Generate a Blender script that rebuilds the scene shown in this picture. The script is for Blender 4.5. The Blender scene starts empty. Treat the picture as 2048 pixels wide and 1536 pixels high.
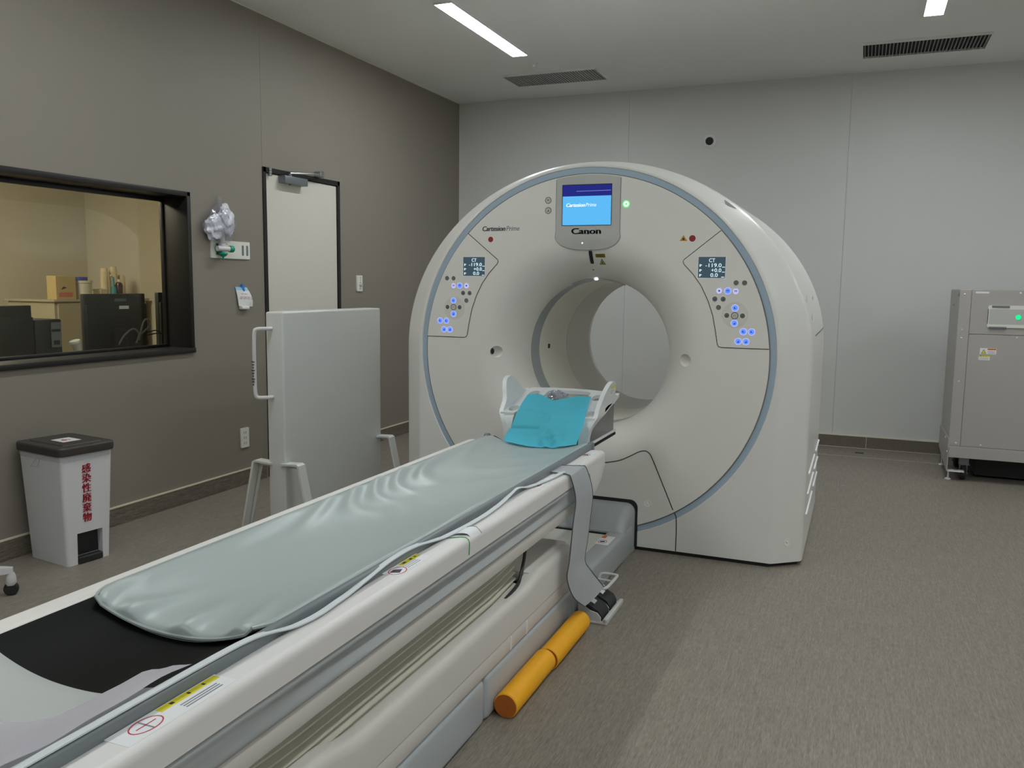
import bpy, bmesh, math, random
from mathutils import Vector, Matrix
from mathutils.geometry import tessellate_polygon
random.seed(7)
S = bpy.context.scene
COL = S.collection
PI = math.pi

# ------------------------------------------------------------------ camera, world, exposure
cam_d = bpy.data.cameras.new('camera'); cam = bpy.data.objects.new('camera', cam_d); COL.objects.link(cam)
cam_d.sensor_width = 36; cam_d.lens = 1680/2048*36; cam_d.clip_start = 0.02
R_ = ((0.92369631, 0.38293721, 0.01200901), (0.05661604, -0.10543064, -0.99281368), (-0.37891918, 0.91773824, -0.11906628))
right, up, back = Vector(R_[0]), -Vector(R_[1]), -Vector(R_[2])
cam.matrix_world = Matrix(((right.x, up.x, back.x, 0), (right.y, up.y, back.y, 0), (right.z, up.z, back.z, 1.35), (0, 0, 0, 1)))
S.camera = cam
W = bpy.data.worlds.new('world'); S.world = W; W.use_nodes = True
W.node_tree.nodes['Background'].inputs[0].default_value = (0.5, 0.5, 0.5, 1)
W.node_tree.nodes['Background'].inputs[1].default_value = 0.02
S.view_settings.view_transform = 'Standard'; S.view_settings.look = 'None'
S.view_settings.gamma = 1; S.view_settings.use_curve_mapping = False
S.view_settings.exposure = 0.2
LAMP = 42.0          # ceiling panel emission
CTRL_LAMP = 22.0      # control room lamp emission

LW, BW, H = -3.724, 7.597, 3.077       # left wall, back wall, ceiling
RW, FW = 4.4, -3.6                     # right wall, wall behind the camera

# ------------------------------------------------------------------ materials
def lin(c):
    c = c/255.0
    return c/12.92 if c <= 0.04045 else ((c+0.055)/1.055)**2.4
def mat(name, rgb, rough=0.5, metal=0.0, spec=0.5, var=0.0, vscale=8.0, bump=0.0, bscale=300.0, emit=None, estr=0.0, coat=0.0, trans=0.0, alpha=1.0, sheen=0.0):
    m = bpy.data.materials.new(name); m.use_nodes = True
    nt = m.node_tree; b = nt.nodes['Principled BSDF']
    c = (lin(rgb[0]), lin(rgb[1]), lin(rgb[2]), 1)
    b.inputs['Base Color'].default_value = c
    b.inputs['Roughness'].default_value = rough; b.inputs['Metallic'].default_value = metal
    b.inputs['Specular IOR Level'].default_value = spec
    b.inputs['Coat Weight'].default_value = coat
    b.inputs['Transmission Weight'].default_value = trans
    b.inputs['Alpha'].default_value = alpha
    if emit:
        b.inputs['Emission Color'].default_value = (lin(emit[0]), lin(emit[1]), lin(emit[2]), 1)
        b.inputs['Emission Strength'].default_value = estr
    if var or bump:
        tc = nt.nodes.new('ShaderNodeTexCoord')
    if var:
        n = nt.nodes.new('ShaderNodeTexNoise'); n.inputs['Scale'].default_value = vscale; n.inputs['Detail'].default_value = 4
        nt.links.new(tc.outputs['Object'], n.inputs['Vector'])
        mx = nt.nodes.new('ShaderNodeMix'); mx.data_type = 'RGBA'
        mx.inputs[6].default_value = tuple(v*(1-var) for v in c[:3])+(1,); mx.inputs[7].default_value = tuple(min(1, v*(1+var)) for v in c[:3])+(1,)
        nt.links.new(n.outputs['Fac'], mx.inputs[0]); nt.links.new(mx.outputs[2], b.inputs['Base Color'])
    if bump:
        n2 = nt.nodes.new('ShaderNodeTexNoise'); n2.inputs['Scale'].default_value = bscale; n2.inputs['Detail'].default_value = 3
        nt.links.new(tc.outputs['Object'], n2.inputs['Vector'])
        bp = nt.nodes.new('ShaderNodeBump'); bp.inputs['Strength'].default_value = bump; bp.inputs['Distance'].default_value = 0.002
        nt.links.new(n2.outputs['Fac'], bp.inputs['Height']); nt.links.new(bp.outputs['Normal'], b.inputs['Normal'])
    return m
def emis(name, rgb, s):
    m = bpy.data.materials.new(name); m.use_nodes = True; nt = m.node_tree
    for n in list(nt.nodes):
        if n.type == 'BSDF_PRINCIPLED': nt.nodes.remove(n)
    e = nt.nodes.new('ShaderNodeEmission'); e.inputs[0].default_value = (lin(rgb[0]), lin(rgb[1]), lin(rgb[2]), 1); e.inputs[1].default_value = s
    nt.links.new(e.outputs[0], nt.nodes['Material Output'].inputs[0])
    return m
def glass(name, tint, refl=0.08, rough=0.0, ior=1.5, body=None, bodyw=0.0):
    m = bpy.data.materials.new(name); m.use_nodes = True; nt = m.node_tree
    for n in list(nt.nodes):
        if n.type == 'BSDF_PRINCIPLED': nt.nodes.remove(n)
    t = nt.nodes.new('ShaderNodeBsdfTransparent'); t.inputs[0].default_value = tint+(1,)
    g = nt.nodes.new('ShaderNodeBsdfGlossy'); g.inputs['Roughness'].default_value = rough
    f0 = ((ior-1)/(ior+1))**2
    lw = nt.nodes.new('ShaderNodeLayerWeight'); lw.inputs['Blend'].default_value = 0.5
    pw = nt.nodes.new('ShaderNodeMath'); pw.operation = 'POWER'; pw.inputs[1].default_value = 5.0; nt.links.new(lw.outputs['Facing'], pw.inputs[0])
    f = nt.nodes.new('ShaderNodeMath'); f.operation = 'MULTIPLY_ADD'; f.inputs[1].default_value = 1-f0; f.inputs[2].default_value = f0; nt.links.new(pw.outputs[0], f.inputs[0])
    mx = nt.nodes.new('ShaderNodeMixShader'); nt.links.new(f.outputs[0], mx.inputs[0])
    src = t
    if body:
        d = nt.nodes.new('ShaderNodeBsdfDiffuse'); d.inputs[0].default_value = tuple(lin(v) for v in body)+(1,)
        m2 = nt.nodes.new('ShaderNodeMixShader'); m2.inputs[0].default_value = bodyw
        nt.links.new(t.outputs[0], m2.inputs[1]); nt.links.new(d.outputs[0], m2.inputs[2]); src = m2
    nt.links.new(src.outputs[0], mx.inputs[1]); nt.links.new(g.outputs[0], mx.inputs[2])
    nt.links.new(mx.outputs[0], nt.nodes['Material Output'].inputs[0])
    return m
def streaky(name, c1, c2, c3, rough):
    m = bpy.data.materials.new(name); m.use_nodes = True; nt = m.node_tree; b = nt.nodes['Principled BSDF']
    b.inputs['Roughness'].default_value = rough; b.inputs['Specular IOR Level'].default_value = 0.35
    tc = nt.nodes.new('ShaderNodeTexCoord'); mp = nt.nodes.new('ShaderNodeMapping')
    mp.inputs['Scale'].default_value = (240, 30, 240)
    nt.links.new(tc.outputs['Object'], mp.inputs[0])
    n = nt.nodes.new('ShaderNodeTexNoise'); n.inputs['Scale'].default_value = 1.0; n.inputs['Detail'].default_value = 3; n.inputs['Roughness'].default_value = 0.6
    nt.links.new(mp.outputs[0], n.inputs['Vector'])
    mp2 = nt.nodes.new('ShaderNodeMapping'); mp2.inputs['Scale'].default_value = (110, 7, 110); nt.links.new(tc.outputs['Object'], mp2.inputs[0])
    n2 = nt.nodes.new('ShaderNodeTexNoise'); n2.inputs['Scale'].default_value = 1.0; n2.inputs['Detail'].default_value = 2; nt.links.new(mp2.outputs[0], n2.inputs['Vector'])
    r = nt.nodes.new('ShaderNodeValToRGB'); e = r.color_ramp.elements
    e[0].position = 0.28; e[0].color = tuple(lin(v) for v in c1)+(1,)
    e[1].position = 0.72; e[1].color = tuple(lin(v) for v in c3)+(1,)
    k = r.color_ramp.elements.new(0.5); k.color = tuple(lin(v) for v in c2)+(1,)
    ad = nt.nodes.new('ShaderNodeMath'); ad.operation = 'MULTIPLY_ADD'; ad.inputs[1].default_value = 0.65
    nt.links.new(n.outputs['Fac'], ad.inputs[0])
    ml = nt.nodes.new('ShaderNodeMath'); ml.operation = 'MULTIPLY'; ml.inputs[1].default_value = 0.35
    nt.links.new(n2.outputs['Fac'], ml.inputs[0]); nt.links.new(ml.outputs[0], ad.inputs[2])
    nt.links.new(ad.outputs[0], r.inputs[0]); nt.links.new(r.outputs[0], b.inputs['Base Color'])
    return m

M = {}
M['floor'] = streaky('vinyl_floor', (110, 102, 93), (136, 128, 118), (160, 152, 141), 0.42)
M['base'] = streaky('vinyl_base', (84, 76, 68), (116, 107, 97), (140, 131, 120), 0.5)
M['wall_l'] = mat('wall_taupe', (140, 133, 123), 0.55, var=0.02, vscale=3, bump=0.03)
M['wall_b'] = mat('wall_pale', (216, 216, 214), 0.5, var=0.012, vscale=3, bump=0.03)
M['wall_back_dark'] = mat('joint', (70, 66, 60), 0.8, var=0.05)
M['joint_pale'] = mat('joint_pale', (190, 190, 188), 0.8, var=0.02)
M['joint_dark'] = mat('joint_dark', (105, 101, 94), 0.8, var=0.02)
M['ceil'] = mat('ceiling', (238, 238, 236), 0.8, var=0.012, vscale=2, bump=0.02)
M['cream'] = mat('cream_trim', (225, 219, 196), 0.5, var=0.02)
M['weld'] = mat('weld', (205, 203, 195), 0.6, var=0.05)
M['black_frame'] = mat('black_frame', (26, 24, 24), 0.45, var=0.05)
M['door'] = mat('door_leaf', (218, 213, 203), 0.5, var=0.01, bump=0.02)
M['steel'] = mat('steel', (165, 168, 170), 0.35, metal=0.9, var=0.03)
M['steel_grey'] = mat('steel_grey', (128, 133, 138), 0.4, metal=0.5, var=0.03)
M['white'] = mat('shell_white', (230, 228, 223), 0.35, var=0.008, vscale=5, coat=0.1)
M['face'] = mat('face_white', (232, 229, 222), 0.42, var=0.008, vscale=5)
M['bluegrey'] = mat('blue_grey', (166, 184, 200), 0.4, var=0.02)
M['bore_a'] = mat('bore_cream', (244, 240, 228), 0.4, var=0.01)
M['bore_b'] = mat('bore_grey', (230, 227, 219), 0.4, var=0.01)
M['mylar'] = mat('mylar', (160, 167, 170), 0.3, var=0.03)
M['dark'] = mat('dark_gap', (30, 29, 32), 0.6, var=0.05)
M['seam'] = mat('seam', (62, 58, 58), 0.6, var=0.05)
M['bezel'] = mat('bezel_grey', (196, 195, 190), 0.22, var=0.01, coat=0.4)
M['navy'] = emis('screen_navy', (38, 44, 130), 0.85)
M['cyan_scr'] = emis('screen_cyan', (96, 190, 250), 0.85)
M['scr_white'] = emis('screen_white', (235, 245, 255), 1.0)
M['scr_line'] = emis('screen_line', (150, 155, 215), 0.8)
M['lcd'] = emis('lcd_slate', (62, 80, 90), 0.9)
M['lcd_txt'] = emis('lcd_text', (205, 230, 238), 1.0)
M['btn_blue'] = emis('button_blue', (96, 140, 255), 1.0)
M['btn_lav'] = emis('button_lavender', (188, 188, 240), 0.9)
M['btn_dark'] = mat('button_dark', (112, 112, 110), 0.5, var=0.03)
M['btn_pale'] = mat('button_pale', (205, 203, 196), 0.5, var=0.02)
M['btn_rim'] = mat('button_rim', (240, 238, 232), 0.35, var=0.01)
M['pad_face'] = mat('dial_face', (222, 219, 210), 0.4, var=0.01)
M['amber_dk'] = mat('amber_dark', (206, 146, 40), 0.5, var=0.03)
M['icon'] = mat('icon_blue', (50, 62, 130), 0.5, var=0.03)
M['icon_dk'] = mat('icon_dark', (66, 66, 70), 0.5, var=0.03)
M['green_on'] = emis('green_on', (90, 255, 120), 1.3)
M['white_on'] = emis('white_on', (235, 255, 235), 1.5)
M['green_led'] = emis('green_led', (20, 230, 140), 1.2)
M['led_white'] = emis('led_white', (225, 235, 255), 10.0)
M['red_led'] = mat('red_led', (150, 55, 48), 0.3, var=0.05)
M['logo'] = mat('logo_slate', (98, 108, 124), 0.5, var=0.02)
M['logo_grey'] = mat('logo_grey', (128, 128, 128), 0.5, var=0.02)
M['yellow'] = mat('label_yellow', (226, 214, 40), 0.5, var=0.03)
M['yellow_dk'] = mat('label_yellow_dark', (180, 165, 40), 0.5, var=0.03)
M['label_white'] = mat('label_white', (236, 236, 238), 0.5, var=0.01)
M['print_red'] = mat('print_red', (196, 60, 72), 0.6, var=0.05)
M['print_orange'] = mat('print_orange', (226, 112, 44), 0.6, var=0.05)
M['print_grey'] = mat('print_grey', (140, 140, 148), 0.6, var=0.05)
M['print_dark'] = mat('print_dark', (60, 55, 70), 0.6, var=0.05)
M['print_green'] = mat('print_green', (60, 170, 90), 0.6, var=0.05)
M['rail'] = mat('rail_white', (232, 228, 226), 0.38, var=0.008)
M['strip'] = mat('strip_white', (216, 211, 205), 0.45, var=0.01)
M['panel_grey'] = mat('panel_grey', (172, 176, 177), 0.28, var=0.02)
M['edge_grey'] = mat('edge_grey', (120, 126, 130), 0.35, var=0.02)
M['plinth'] = mat('plinth_silver', (184, 189, 193), 0.3, metal=0.05, var=0.02)
M['bellows'] = mat('bellows_cream', (203, 200, 184), 0.6, var=0.03)
M['carbon'] = mat('carbon_black', (14, 14, 15), 0.5, spec=0.07, var=0.1, vscale=3)
M['house'] = mat('house_grey', (170, 175, 176), 0.4, var=0.015)
M['deck'] = mat('deck_pale', (212, 212, 204), 0.5, var=0.01)
M['cushion'] = mat('cushion_grey', (172, 182, 181), 0.36, var=0.02, vscale=4, bump=0.06, bscale=500)
M['strap'] = mat('strap_grey', (224, 226, 229), 0.75, var=0.06, vscale=14, bump=0.2, bscale=600)
M['strap_edge'] = mat('strap_edge', (96, 98, 106), 0.7, var=0.05)
M['strap_w'] = mat('strap_white', (214, 218, 222), 0.6, var=0.03)
M['sheet'] = mat('sheet_white', (238, 234, 240), 0.75, var=0.03, bump=0.15, bscale=200)
M['pad'] = mat('pad_grey', (186, 190, 188), 0.55, var=0.02)
M['holder'] = mat('holder_white', (224, 227, 227), 0.38, var=0.01)
M['acryl'] = glass('acrylic_grey', (0.55, 0.56, 0.57), ior=1.4, body=(120, 120, 122), bodyw=0.45)
M['wrap'] = glass('clear_wrap', (0.86, 0.87, 0.9), rough=0.12, ior=1.7, body=(205, 208, 220), bodyw=0.3)
M['bagfilm'] = glass('bag_film', (0.9, 0.9, 0.92), rough=0.12, ior=1.5, body=(225, 226, 236), bodyw=0.10)
M['tube_clear'] = glass('tube_clear', (0.9, 0.9, 0.9), rough=0.1, ior=1.4, body=(215, 215, 215), bodyw=0.4)
M['cyan'] = mat('paper_cyan', (116, 234, 255), 0.8, var=0.03, vscale=20, bump=0.15, bscale=700)
M['foam'] = mat('foam_yellow', (250, 178, 8), 0.55, var=0.03, vscale=20, bump=0.08)
M['foam_end'] = mat('foam_end', (196, 108, 38), 0.8, var=0.05, vscale=30)
M['shield'] = mat('shield_grey', (208, 209, 206), 0.36, var=0.01)
M['binbody'] = mat('bin_white', (224, 223, 226), 0.5, var=0.015)
M['binlid'] = mat('bin_lid', (66, 61, 57), 0.45, var=0.04)
M['bin_red'] = mat('bin_red', (186, 28, 50), 0.5, var=0.04)
M['cabinet'] = mat('cabinet_grey', (178, 173, 169), 0.45, var=0.01)
M['cab_side'] = M['cabinet']
M['screw'] = mat('screw', (236, 236, 236), 0.2, metal=0.1, var=0.02)
M['rubber'] = mat('rubber', (36, 38, 38), 0.6, var=0.05)
M['outlet'] = mat('outlet_white', (232, 231, 224), 0.4, var=0.01)
M['green'] = mat('gas_green', (0, 150, 122), 0.4, var=0.03)
M['green_dk'] = mat('gas_green_dark', (70, 120, 78), 0.5, var=0.03)
M['amber'] = mat('amber', (238, 186, 60), 0.5, var=0.03)
M['tape_blue'] = mat('tape_blue', (40, 135, 220), 0.6, var=0.03)
M['paper'] = mat('paper', (232, 234, 236), 0.8, var=0.01)
M['paper_blue'] = mat('paper_blue', (165, 210, 245), 0.8, var=0.01)
M['foil'] = mat('foil', (226, 227, 238), 0.25, metal=0.15, var=0.1, vscale=40, bump=0.5, bscale=90)
M['vent_dark'] = mat('vent_dark', (12, 13, 16), 0.8, var=0.05)
M['vent_slat'] = mat('vent_slat', (150, 150, 146), 0.5, var=0.02)
M['vent_slat_g'] = mat('vent_slat_grey', (150, 153, 152), 0.5, var=0.02)
M['lamp'] = emis('lamp_panel', (243, 250, 250), LAMP)
M['ctl_lamp'] = emis('control_lamp', (255, 246, 222), CTRL_LAMP)
M['ctl_wall'] = mat('control_wall', (218, 212, 190), 0.7, var=0.02, vscale=3)
M['ctl_floor'] = mat('control_floor', (120, 112, 100), 0.7, var=0.05)
M['monitor'] = mat('monitor_black', (30, 31, 32), 0.45, var=0.06)
M['monitor_txt'] = mat('monitor_print', (96, 112, 112), 0.5, var=0.05)
M['ctl_cab'] = mat('control_cabinet', (176, 168, 142), 0.5, var=0.02)
M['box_tan'] = mat('carton_tan', (200, 178, 120), 0.7, var=0.05)
M['box_pink'] = mat('carton_pink', (206, 120, 110), 0.7, var=0.05)
M['tub'] = mat('tub_white', (226, 224, 208), 0.4, var=0.02)
M['tub_blue'] = mat('tub_blue', (36, 52, 150), 0.5, var=0.03)
M['cup'] = mat('cup_cream', (238, 222, 180), 0.5, var=0.03)
M['brown'] = mat('bottle_brown', (70, 38, 30), 0.25, var=0.05)
M['teal'] = mat('teal', (50, 140, 150), 0.5, var=0.05)
M['handset'] = mat('handset', (206, 208, 200), 0.4, var=0.02)
M['cable'] = mat('cable', (40, 40, 42), 0.4, var=0.05)
M['cable_g'] = mat('cable_grey', (120, 120, 118), 0.4, var=0.05)
M['caster_white'] = mat('caster_white', (214, 212, 214), 0.4, var=0.02)
M['pane'] = glass('window_pane', (0.93, 0.93, 0.90), ior=1.5)

# ------------------------------------------------------------------ mesh helpers
def nb(): return bmesh.new()
def merge(bm, t, mi=None):
    if mi is not None:
        for f in t.faces: f.material_index = mi
    me = bpy.data.meshes.new('tmp'); t.to_mesh(me); t.free(); bm.from_mesh(me); bpy.data.meshes.remove(me)
def box(bm, lo, hi, bev=0.0, seg=2, mi=None, edges=None):
    t = nb(); g = bmesh.ops.create_cube(t, size=1.0)
    c = [(a+b)/2 for a, b in zip(lo, hi)]; s = [abs(b-a) for a, b in zip(lo, hi)]
    for v in t.verts: v.co = Vector((c[i]+v.co[i]*s[i] for i in range(3)))
    if bev:
        bmesh.ops.bevel(t, geom=list(t.edges), offset=min(bev, min(s)*0.49), segments=seg, affect='EDGES', profile=0.5)
    merge(bm, t, mi); return bm
def plate(bm, outline, fn, depth, holes=(), mi=None, sub=0):
    """outline/holes: 2D loops; fn(a,b,t)->3D with t in 0..depth"""
    t = nb(); loops = [list(outline)]+[list(h) for h in holes]
    flat = [p for l in loops for p in l]
    A = [t.verts.new(fn(p[0], p[1], 0.0)) for p in flat]; B = [t.verts.new(fn(p[0], p[1], depth)) for p in flat]
    for tr in tessellate_polygon([[Vector((p[0], p[1], 0)) for p in l] for l in loops]):
        try: t.faces.new([A[i] for i in tr]); t.faces.new([B[i] for i in reversed(tr)])
        except ValueError: pass
    k = 0
    for l in loops:
        n = len(l)
        for i in range(n):
            j = (i+1) % n
            try: t.faces.new((A[k+i], A[k+j], B[k+j], B[k+i]))
            except ValueError: pass
        k += n
    bmesh.ops.recalc_face_normals(t, faces=t.faces); merge(bm, t, mi); return bm
def rrect(x0, y0, x1, y1, r, n=5):
    o = []
    for cx, cy, a0 in ((x1-r, y1-r, 0), (x0+r, y1-r, 90), (x0+r, y0+r, 180), (x1-r, y0+r, 270)):
        for i in range(n+1):
            a = math.radians(a0+90*i/n); o.append((cx+r*math.cos(a), cy+r*math.sin(a)))
    return o
def circ(cx, cy, r, n=24, ry=None):
    ry = r if ry is None else ry
    return [(cx+r*math.cos(2*PI*i/n), cy+ry*math.sin(2*PI*i/n)) for i in range(n)]
def tube(bm, path, r, n=10, closed=False, mi=None, caps=True):
    t = nb(); pts = [Vector(p) for p in path]; N = len(pts); rings = []; prev = None
    for i, p in enumerate(pts):
        if closed: d = pts[(i+1) % N]-pts[i-1]
        else: d = pts[min(i+1, N-1)]-pts[max(i-1, 0)]
        d.normalize()
        if prev is None:
            a = Vector((0, 0, 1)) if abs(d.z) < 0.9 else Vector((1, 0, 0)); x = d.cross(a).normalized()
        else:
            x = (prev-d*prev.dot(d)).normalized()
        prev = x; y = d.cross(x); rr = r[i] if isinstance(r, (list, tuple)) else r
        rings.append([t.verts.new(p+x*rr*math.cos(2*PI*k/n)+y*rr*math.sin(2*PI*k/n)) for k in range(n)])
    for i in range(N if closed else N-1):
        a, b = rings[i], rings[(i+1) % N]
        for k in range(n): t.faces.new((a[k], a[(k+1) % n], b[(k+1) % n], b[k]))
    if not closed and caps: t.faces.new(list(reversed(rings[0]))); t.faces.new(rings[-1])
    bmesh.ops.recalc_face_normals(t, faces=t.faces); merge(bm, t, mi); return bm
def lathe(bm, prof, fn, n=48, closed=False, mi=None, caps=False):
    """prof: list of (r, h); fn(cos*r, sin*r, h)->3D"""
    t = nb(); rings = []
    for r, h in prof: rings.append([t.verts.new(fn(r*math.cos(2*PI*k/n), r*math.sin(2*PI*k/n), h)) for k in range(n)])
    m = len(prof)
    for i in range(m if closed else m-1):
        a, b = rings[i], rings[(i+1) % m]
        for k in range(n): t.faces.new((a[k], a[(k+1) % n], b[(k+1) % n], b[k]))
    if caps: t.faces.new(rings[0]); t.faces.new(rings[-1])
    bmesh.ops.recalc_face_normals(t, faces=t.faces); merge(bm, t, mi); return bm
def loft(bm, secs, closed=False, caps=False, mi=None):
    t = nb(); rows = [[t.verts.new(p) for p in s] for s in secs]; n = len(secs[0])
    for a, b in zip(rows, rows[1:]):
        for k in range(n if closed else n-1):
            t.faces.new((a[k], a[(k+1) % n], b[(k+1) % n], b[k]))
    if caps: t.faces.new(list(reversed(rows[0]))); t.faces.new(rows[-1])
    bmesh.ops.recalc_face_normals(t, faces=t.faces); merge(bm, t, mi); return bm
def smoothpath(pts, k=6):
    P = [Vector(p) for p in pts]; o = []
    for i in range(len(P)-1):
        p0, p1, p2, p3 = P[max(i-1, 0)], P[i], P[i+1], P[min(i+2, len(P)-1)]
        for j in range(k):
            s = j/k
            o.append(0.5*((2*p1)+(p2-p0)*s+(2*p0-5*p1+4*p2-p3)*s*s+(3*p1-p0-3*p2+p3)*s**3))
    o.append(P[-1]); return o

INV = {}
def obj(name, bm, mats, parent=None, local=False, smooth=35):
    me = bpy.data.meshes.new(name); bm.to_mesh(me); bm.free()
    for m in (mats if isinstance(mats, (list, tuple)) else [mats]): me.materials.append(M[m] if isinstance(m, str) else m)
    if smooth:
        for p in me.polygons: p.use_smooth = True
        me.set_sharp_from_angle(angle=math.radians(smooth))
    o = bpy.data.objects.new(name, me); COL.objects.link(o)
    if parent is not None:
        o.parent = parent
        if not local: o.matrix_parent_inverse = INV.get(parent.name, Matrix())
        INV[o.name] = Matrix()
    return o
def tag(o, label, cat, group=None):
    o['label'] = label; o['category'] = cat
    if group: o['group'] = group
    return o
def thing(name, label, cat, loc=(0, 0, 0), rotz=0.0, group=None):
    o = bpy.data.objects.new(name, None); COL.objects.link(o); o.empty_display_size = 0.05
    o.location = loc; o.rotation_euler = (0, 0, rotz)
    INV[o.name] = (Matrix.Translation(loc) @ Matrix.Rotation(rotz, 4, 'Z')).inverted()
    return tag(o, label, cat, group)
def struct(name, bm, mats, parent=None, smooth=35, label=None):
    o = obj(name, bm, mats, parent, smooth=smooth)
    if parent is None: o['kind'] = 'structure'
    if label: o['label'] = label
    return o
def text_bm(body, size, fn, extrude=0.0006, shear=0.0, bold=0.0, align='LEFT', sx=1.0, fit=None):
    """text mesh in its own plane mapped by fn(a,b,t)"""
    cu = bpy.data.curves.new('t', 'FONT'); cu.body = body; cu.size = size; cu.shear = shear; cu.offset = bold
    cu.align_x = align; cu.resolution_u = 3; cu.fill_mode = 'FRONT'
    o = bpy.data.objects.new('t', cu); COL.objects.link(o)
    bpy.context.view_layer.update()
    dg = bpy.context.evaluated_depsgraph_get(); me = bpy.data.meshes.new_from_object(o.evaluated_get(dg))
    bpy.data.objects.remove(o); bpy.data.curves.remove(cu)
    t = nb(); t.from_mesh(me); bpy.data.meshes.remove(me)
    k = sx
    if fit and len(t.verts):
        xs = [v.co.x for v in t.verts]; w = max(xs)-min(xs); x0 = min(xs)
        for v in t.verts: v.co.x = (v.co.x-x0)*fit/max(w, 1e-6)
        k = 1.0
    r = bmesh.ops.extrude_face_region(t, geom=list(t.faces))
    top = set(e for e in r['geom'] if isinstance(e, bmesh.types.BMVert))
    for v in t.verts: v.co = Vector(fn(v.co.x*k, v.co.y, extrude if v in top else 0.0))
    bmesh.ops.recalc_face_normals(t, faces=t.faces)
    return t
def bold_text(bm, body, size, fn, dx, n=3, mi=None, **k):
    for i in range(n):
        o_ = dx*(i-(n-1)/2)
        merge(bm, text_bm(body, size, (lambda x, y, t_, o_=o_: fn(x+o_, y, t_)), **k), mi)
def boolean(o, cutters):
    for c in cutters:
        m = o.modifiers.new('cut', 'BOOLEAN'); m.operation = 'DIFFERENCE'; m.object = c; m.solver = 'EXACT'
    bpy.context.view_layer.update()
    dg = bpy.context.evaluated_depsgraph_get(); me = bpy.data.meshes.new_from_object(o.evaluated_get(dg))
    o.modifiers.clear(); old = o.data; o.data = me; bpy.data.meshes.remove(old)
    for c in cutters: bpy.data.objects.remove(c)
    me.set_sharp_from_angle(angle=math.radians(30))

# ================================================================== THE ROOM
b = nb(); box(b, (LW-0.2, FW-0.2, -0.1), (RW+0.2, BW+0.2, 0)); struct('floor', b, 'floor', smooth=0, label='taupe streaked vinyl floor')
b = nb(); box(b, (LW-0.2, FW-0.2, H), (RW+0.2, BW+0.2, H+0.12)); struct('ceiling', b, 'ceil', smooth=0, label='plain pale grey ceiling')
b = nb(); box(b, (RW, FW-0.2, 0), (RW+0.15, BW+0.2, H)); struct('wall_right', b, 'wall_b', smooth=0)
b = nb(); box(b, (LW, FW-0.15, 0), (RW, FW, H)); struct('wall_front', b, 'wall_b', smooth=0)
# back wall: backing and panels with fine recessed joints
b = nb(); box(b, (LW-0.15, BW+0.012, 0), (RW, BW+0.15, H)); wb = struct('wall_back', b, 'joint_pale', smooth=0, label='pale grey panelled wall behind the scanner')
xs = [LW, -2.025, -0.170, 1.685, RW]
for a, c in zip(xs, xs[1:]):
    b = nb(); box(b, (a+0.0008, BW, 0), (c-0.0008, BW+0.012, H)); obj('wall_panel', b, 'wall_b', wb, smooth=0)
# left wall: opening for window and door
WY0, WY1, WZ0, WZ1 = 1.95, 3.935, 0.935, 1.84
DY0, DY1, DZ = 4.63, 5.523, 2.10
b = nb()
LR1 = [(FW, WY0, 0, H), (WY1, DY0-0.001, 0, H), (WY0, WY1, 0, WZ0), (WY0, WY1, WZ1, H)]
LR2 = [(DY0+0.001, DY1, DZ, H), (DY1, BW, 0, H)]
for a_, c_, z0_, z1_ in LR1+LR2+[(DY0-0.001, DY0+0.001, DZ, H)]: box(b, (LW-0.2, a_, z0_), (LW-0.012, c_, z1_))
wl = struct('wall_left', b, 'joint_dark', smooth=0, label='dark taupe panelled wall with window and door')
for LR in (LR1, LR2):
    b = nb()
    for a_, c_, z0_, z1_ in LR: box(b, (LW-0.012, a_, z0_), (LW, c_, z1_))
    obj('wall_panel', b, 'wall_l', wl, smooth=0)
# pale corner bead and ceiling joint on the dark wall
b = nb(); box(b, (LW, BW-0.006, 0.1), (LW+0.006, BW, H)); struct('trim_1', b, 'cream', smooth=0, label='pale corner bead')
b = nb(); box(b, (LW, FW, H-0.005), (LW+0.005, BW, H)); struct('trim_2', b, 'cream', smooth=0, label='pale ceiling edge bead')
# baseboards
def baseboard(name, runs, lab):
    b = nb()
    for lo, hi in runs: box(b, lo, hi, 0.002, 1)
    return struct(name, b, 'base', smooth=30, label=lab)
baseboard('baseboard_left', [((LW, FW, 0), (LW+0.009, DY0-0.03, 0.098)), ((LW, DY1+0.03, 0), (LW+0.009, BW, 0.098))], 'taupe vinyl skirting along the dark wall')
baseboard('baseboard_back', [((LW, BW-0.009, 0), (RW, BW, 0.098))], 'taupe vinyl skirting along the pale wall')
b = nb(); box(b, (LW, FW, 0.098), (LW+0.011, DY0-0.03, 0.106)); box(b, (LW, DY1+0.03, 0.098), (LW+0.011, BW, 0.106)); struct('trim_3', b, 'cream', smooth=0, label='cream capping on the skirting')
b = nb(); box(b, (LW, BW-0.011, 0.098), (RW, BW, 0.106)); struct('trim_4', b, 'cream', smooth=0, label='cream capping on the back skirting')
b = nb(); box(b, (LW+0.012, BW-0.016, 0), (RW, BW-0.010, 0.003)); box(b, (LW+0.35, 7.177, 0), (RW, 7.182, 0.0012)); struct('trim_5', b, 'weld', smooth=0, label='thin pale weld lines in the vinyl floor')
b = nb(); box(b, (0.10, BW-0.0105, 0), (0.104, BW-0.0088, 0.098)); struct('trim_6', b, 'weld', smooth=0)
b = nb(); box(b, (0.02, 7.345, 0), (0.085, 7.38, 0.004), 0.001, 1); tag(obj('floor_plate', b, 'seam'), 'small dark metal plate set in the floor before the back wall', 'floor plate')

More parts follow.
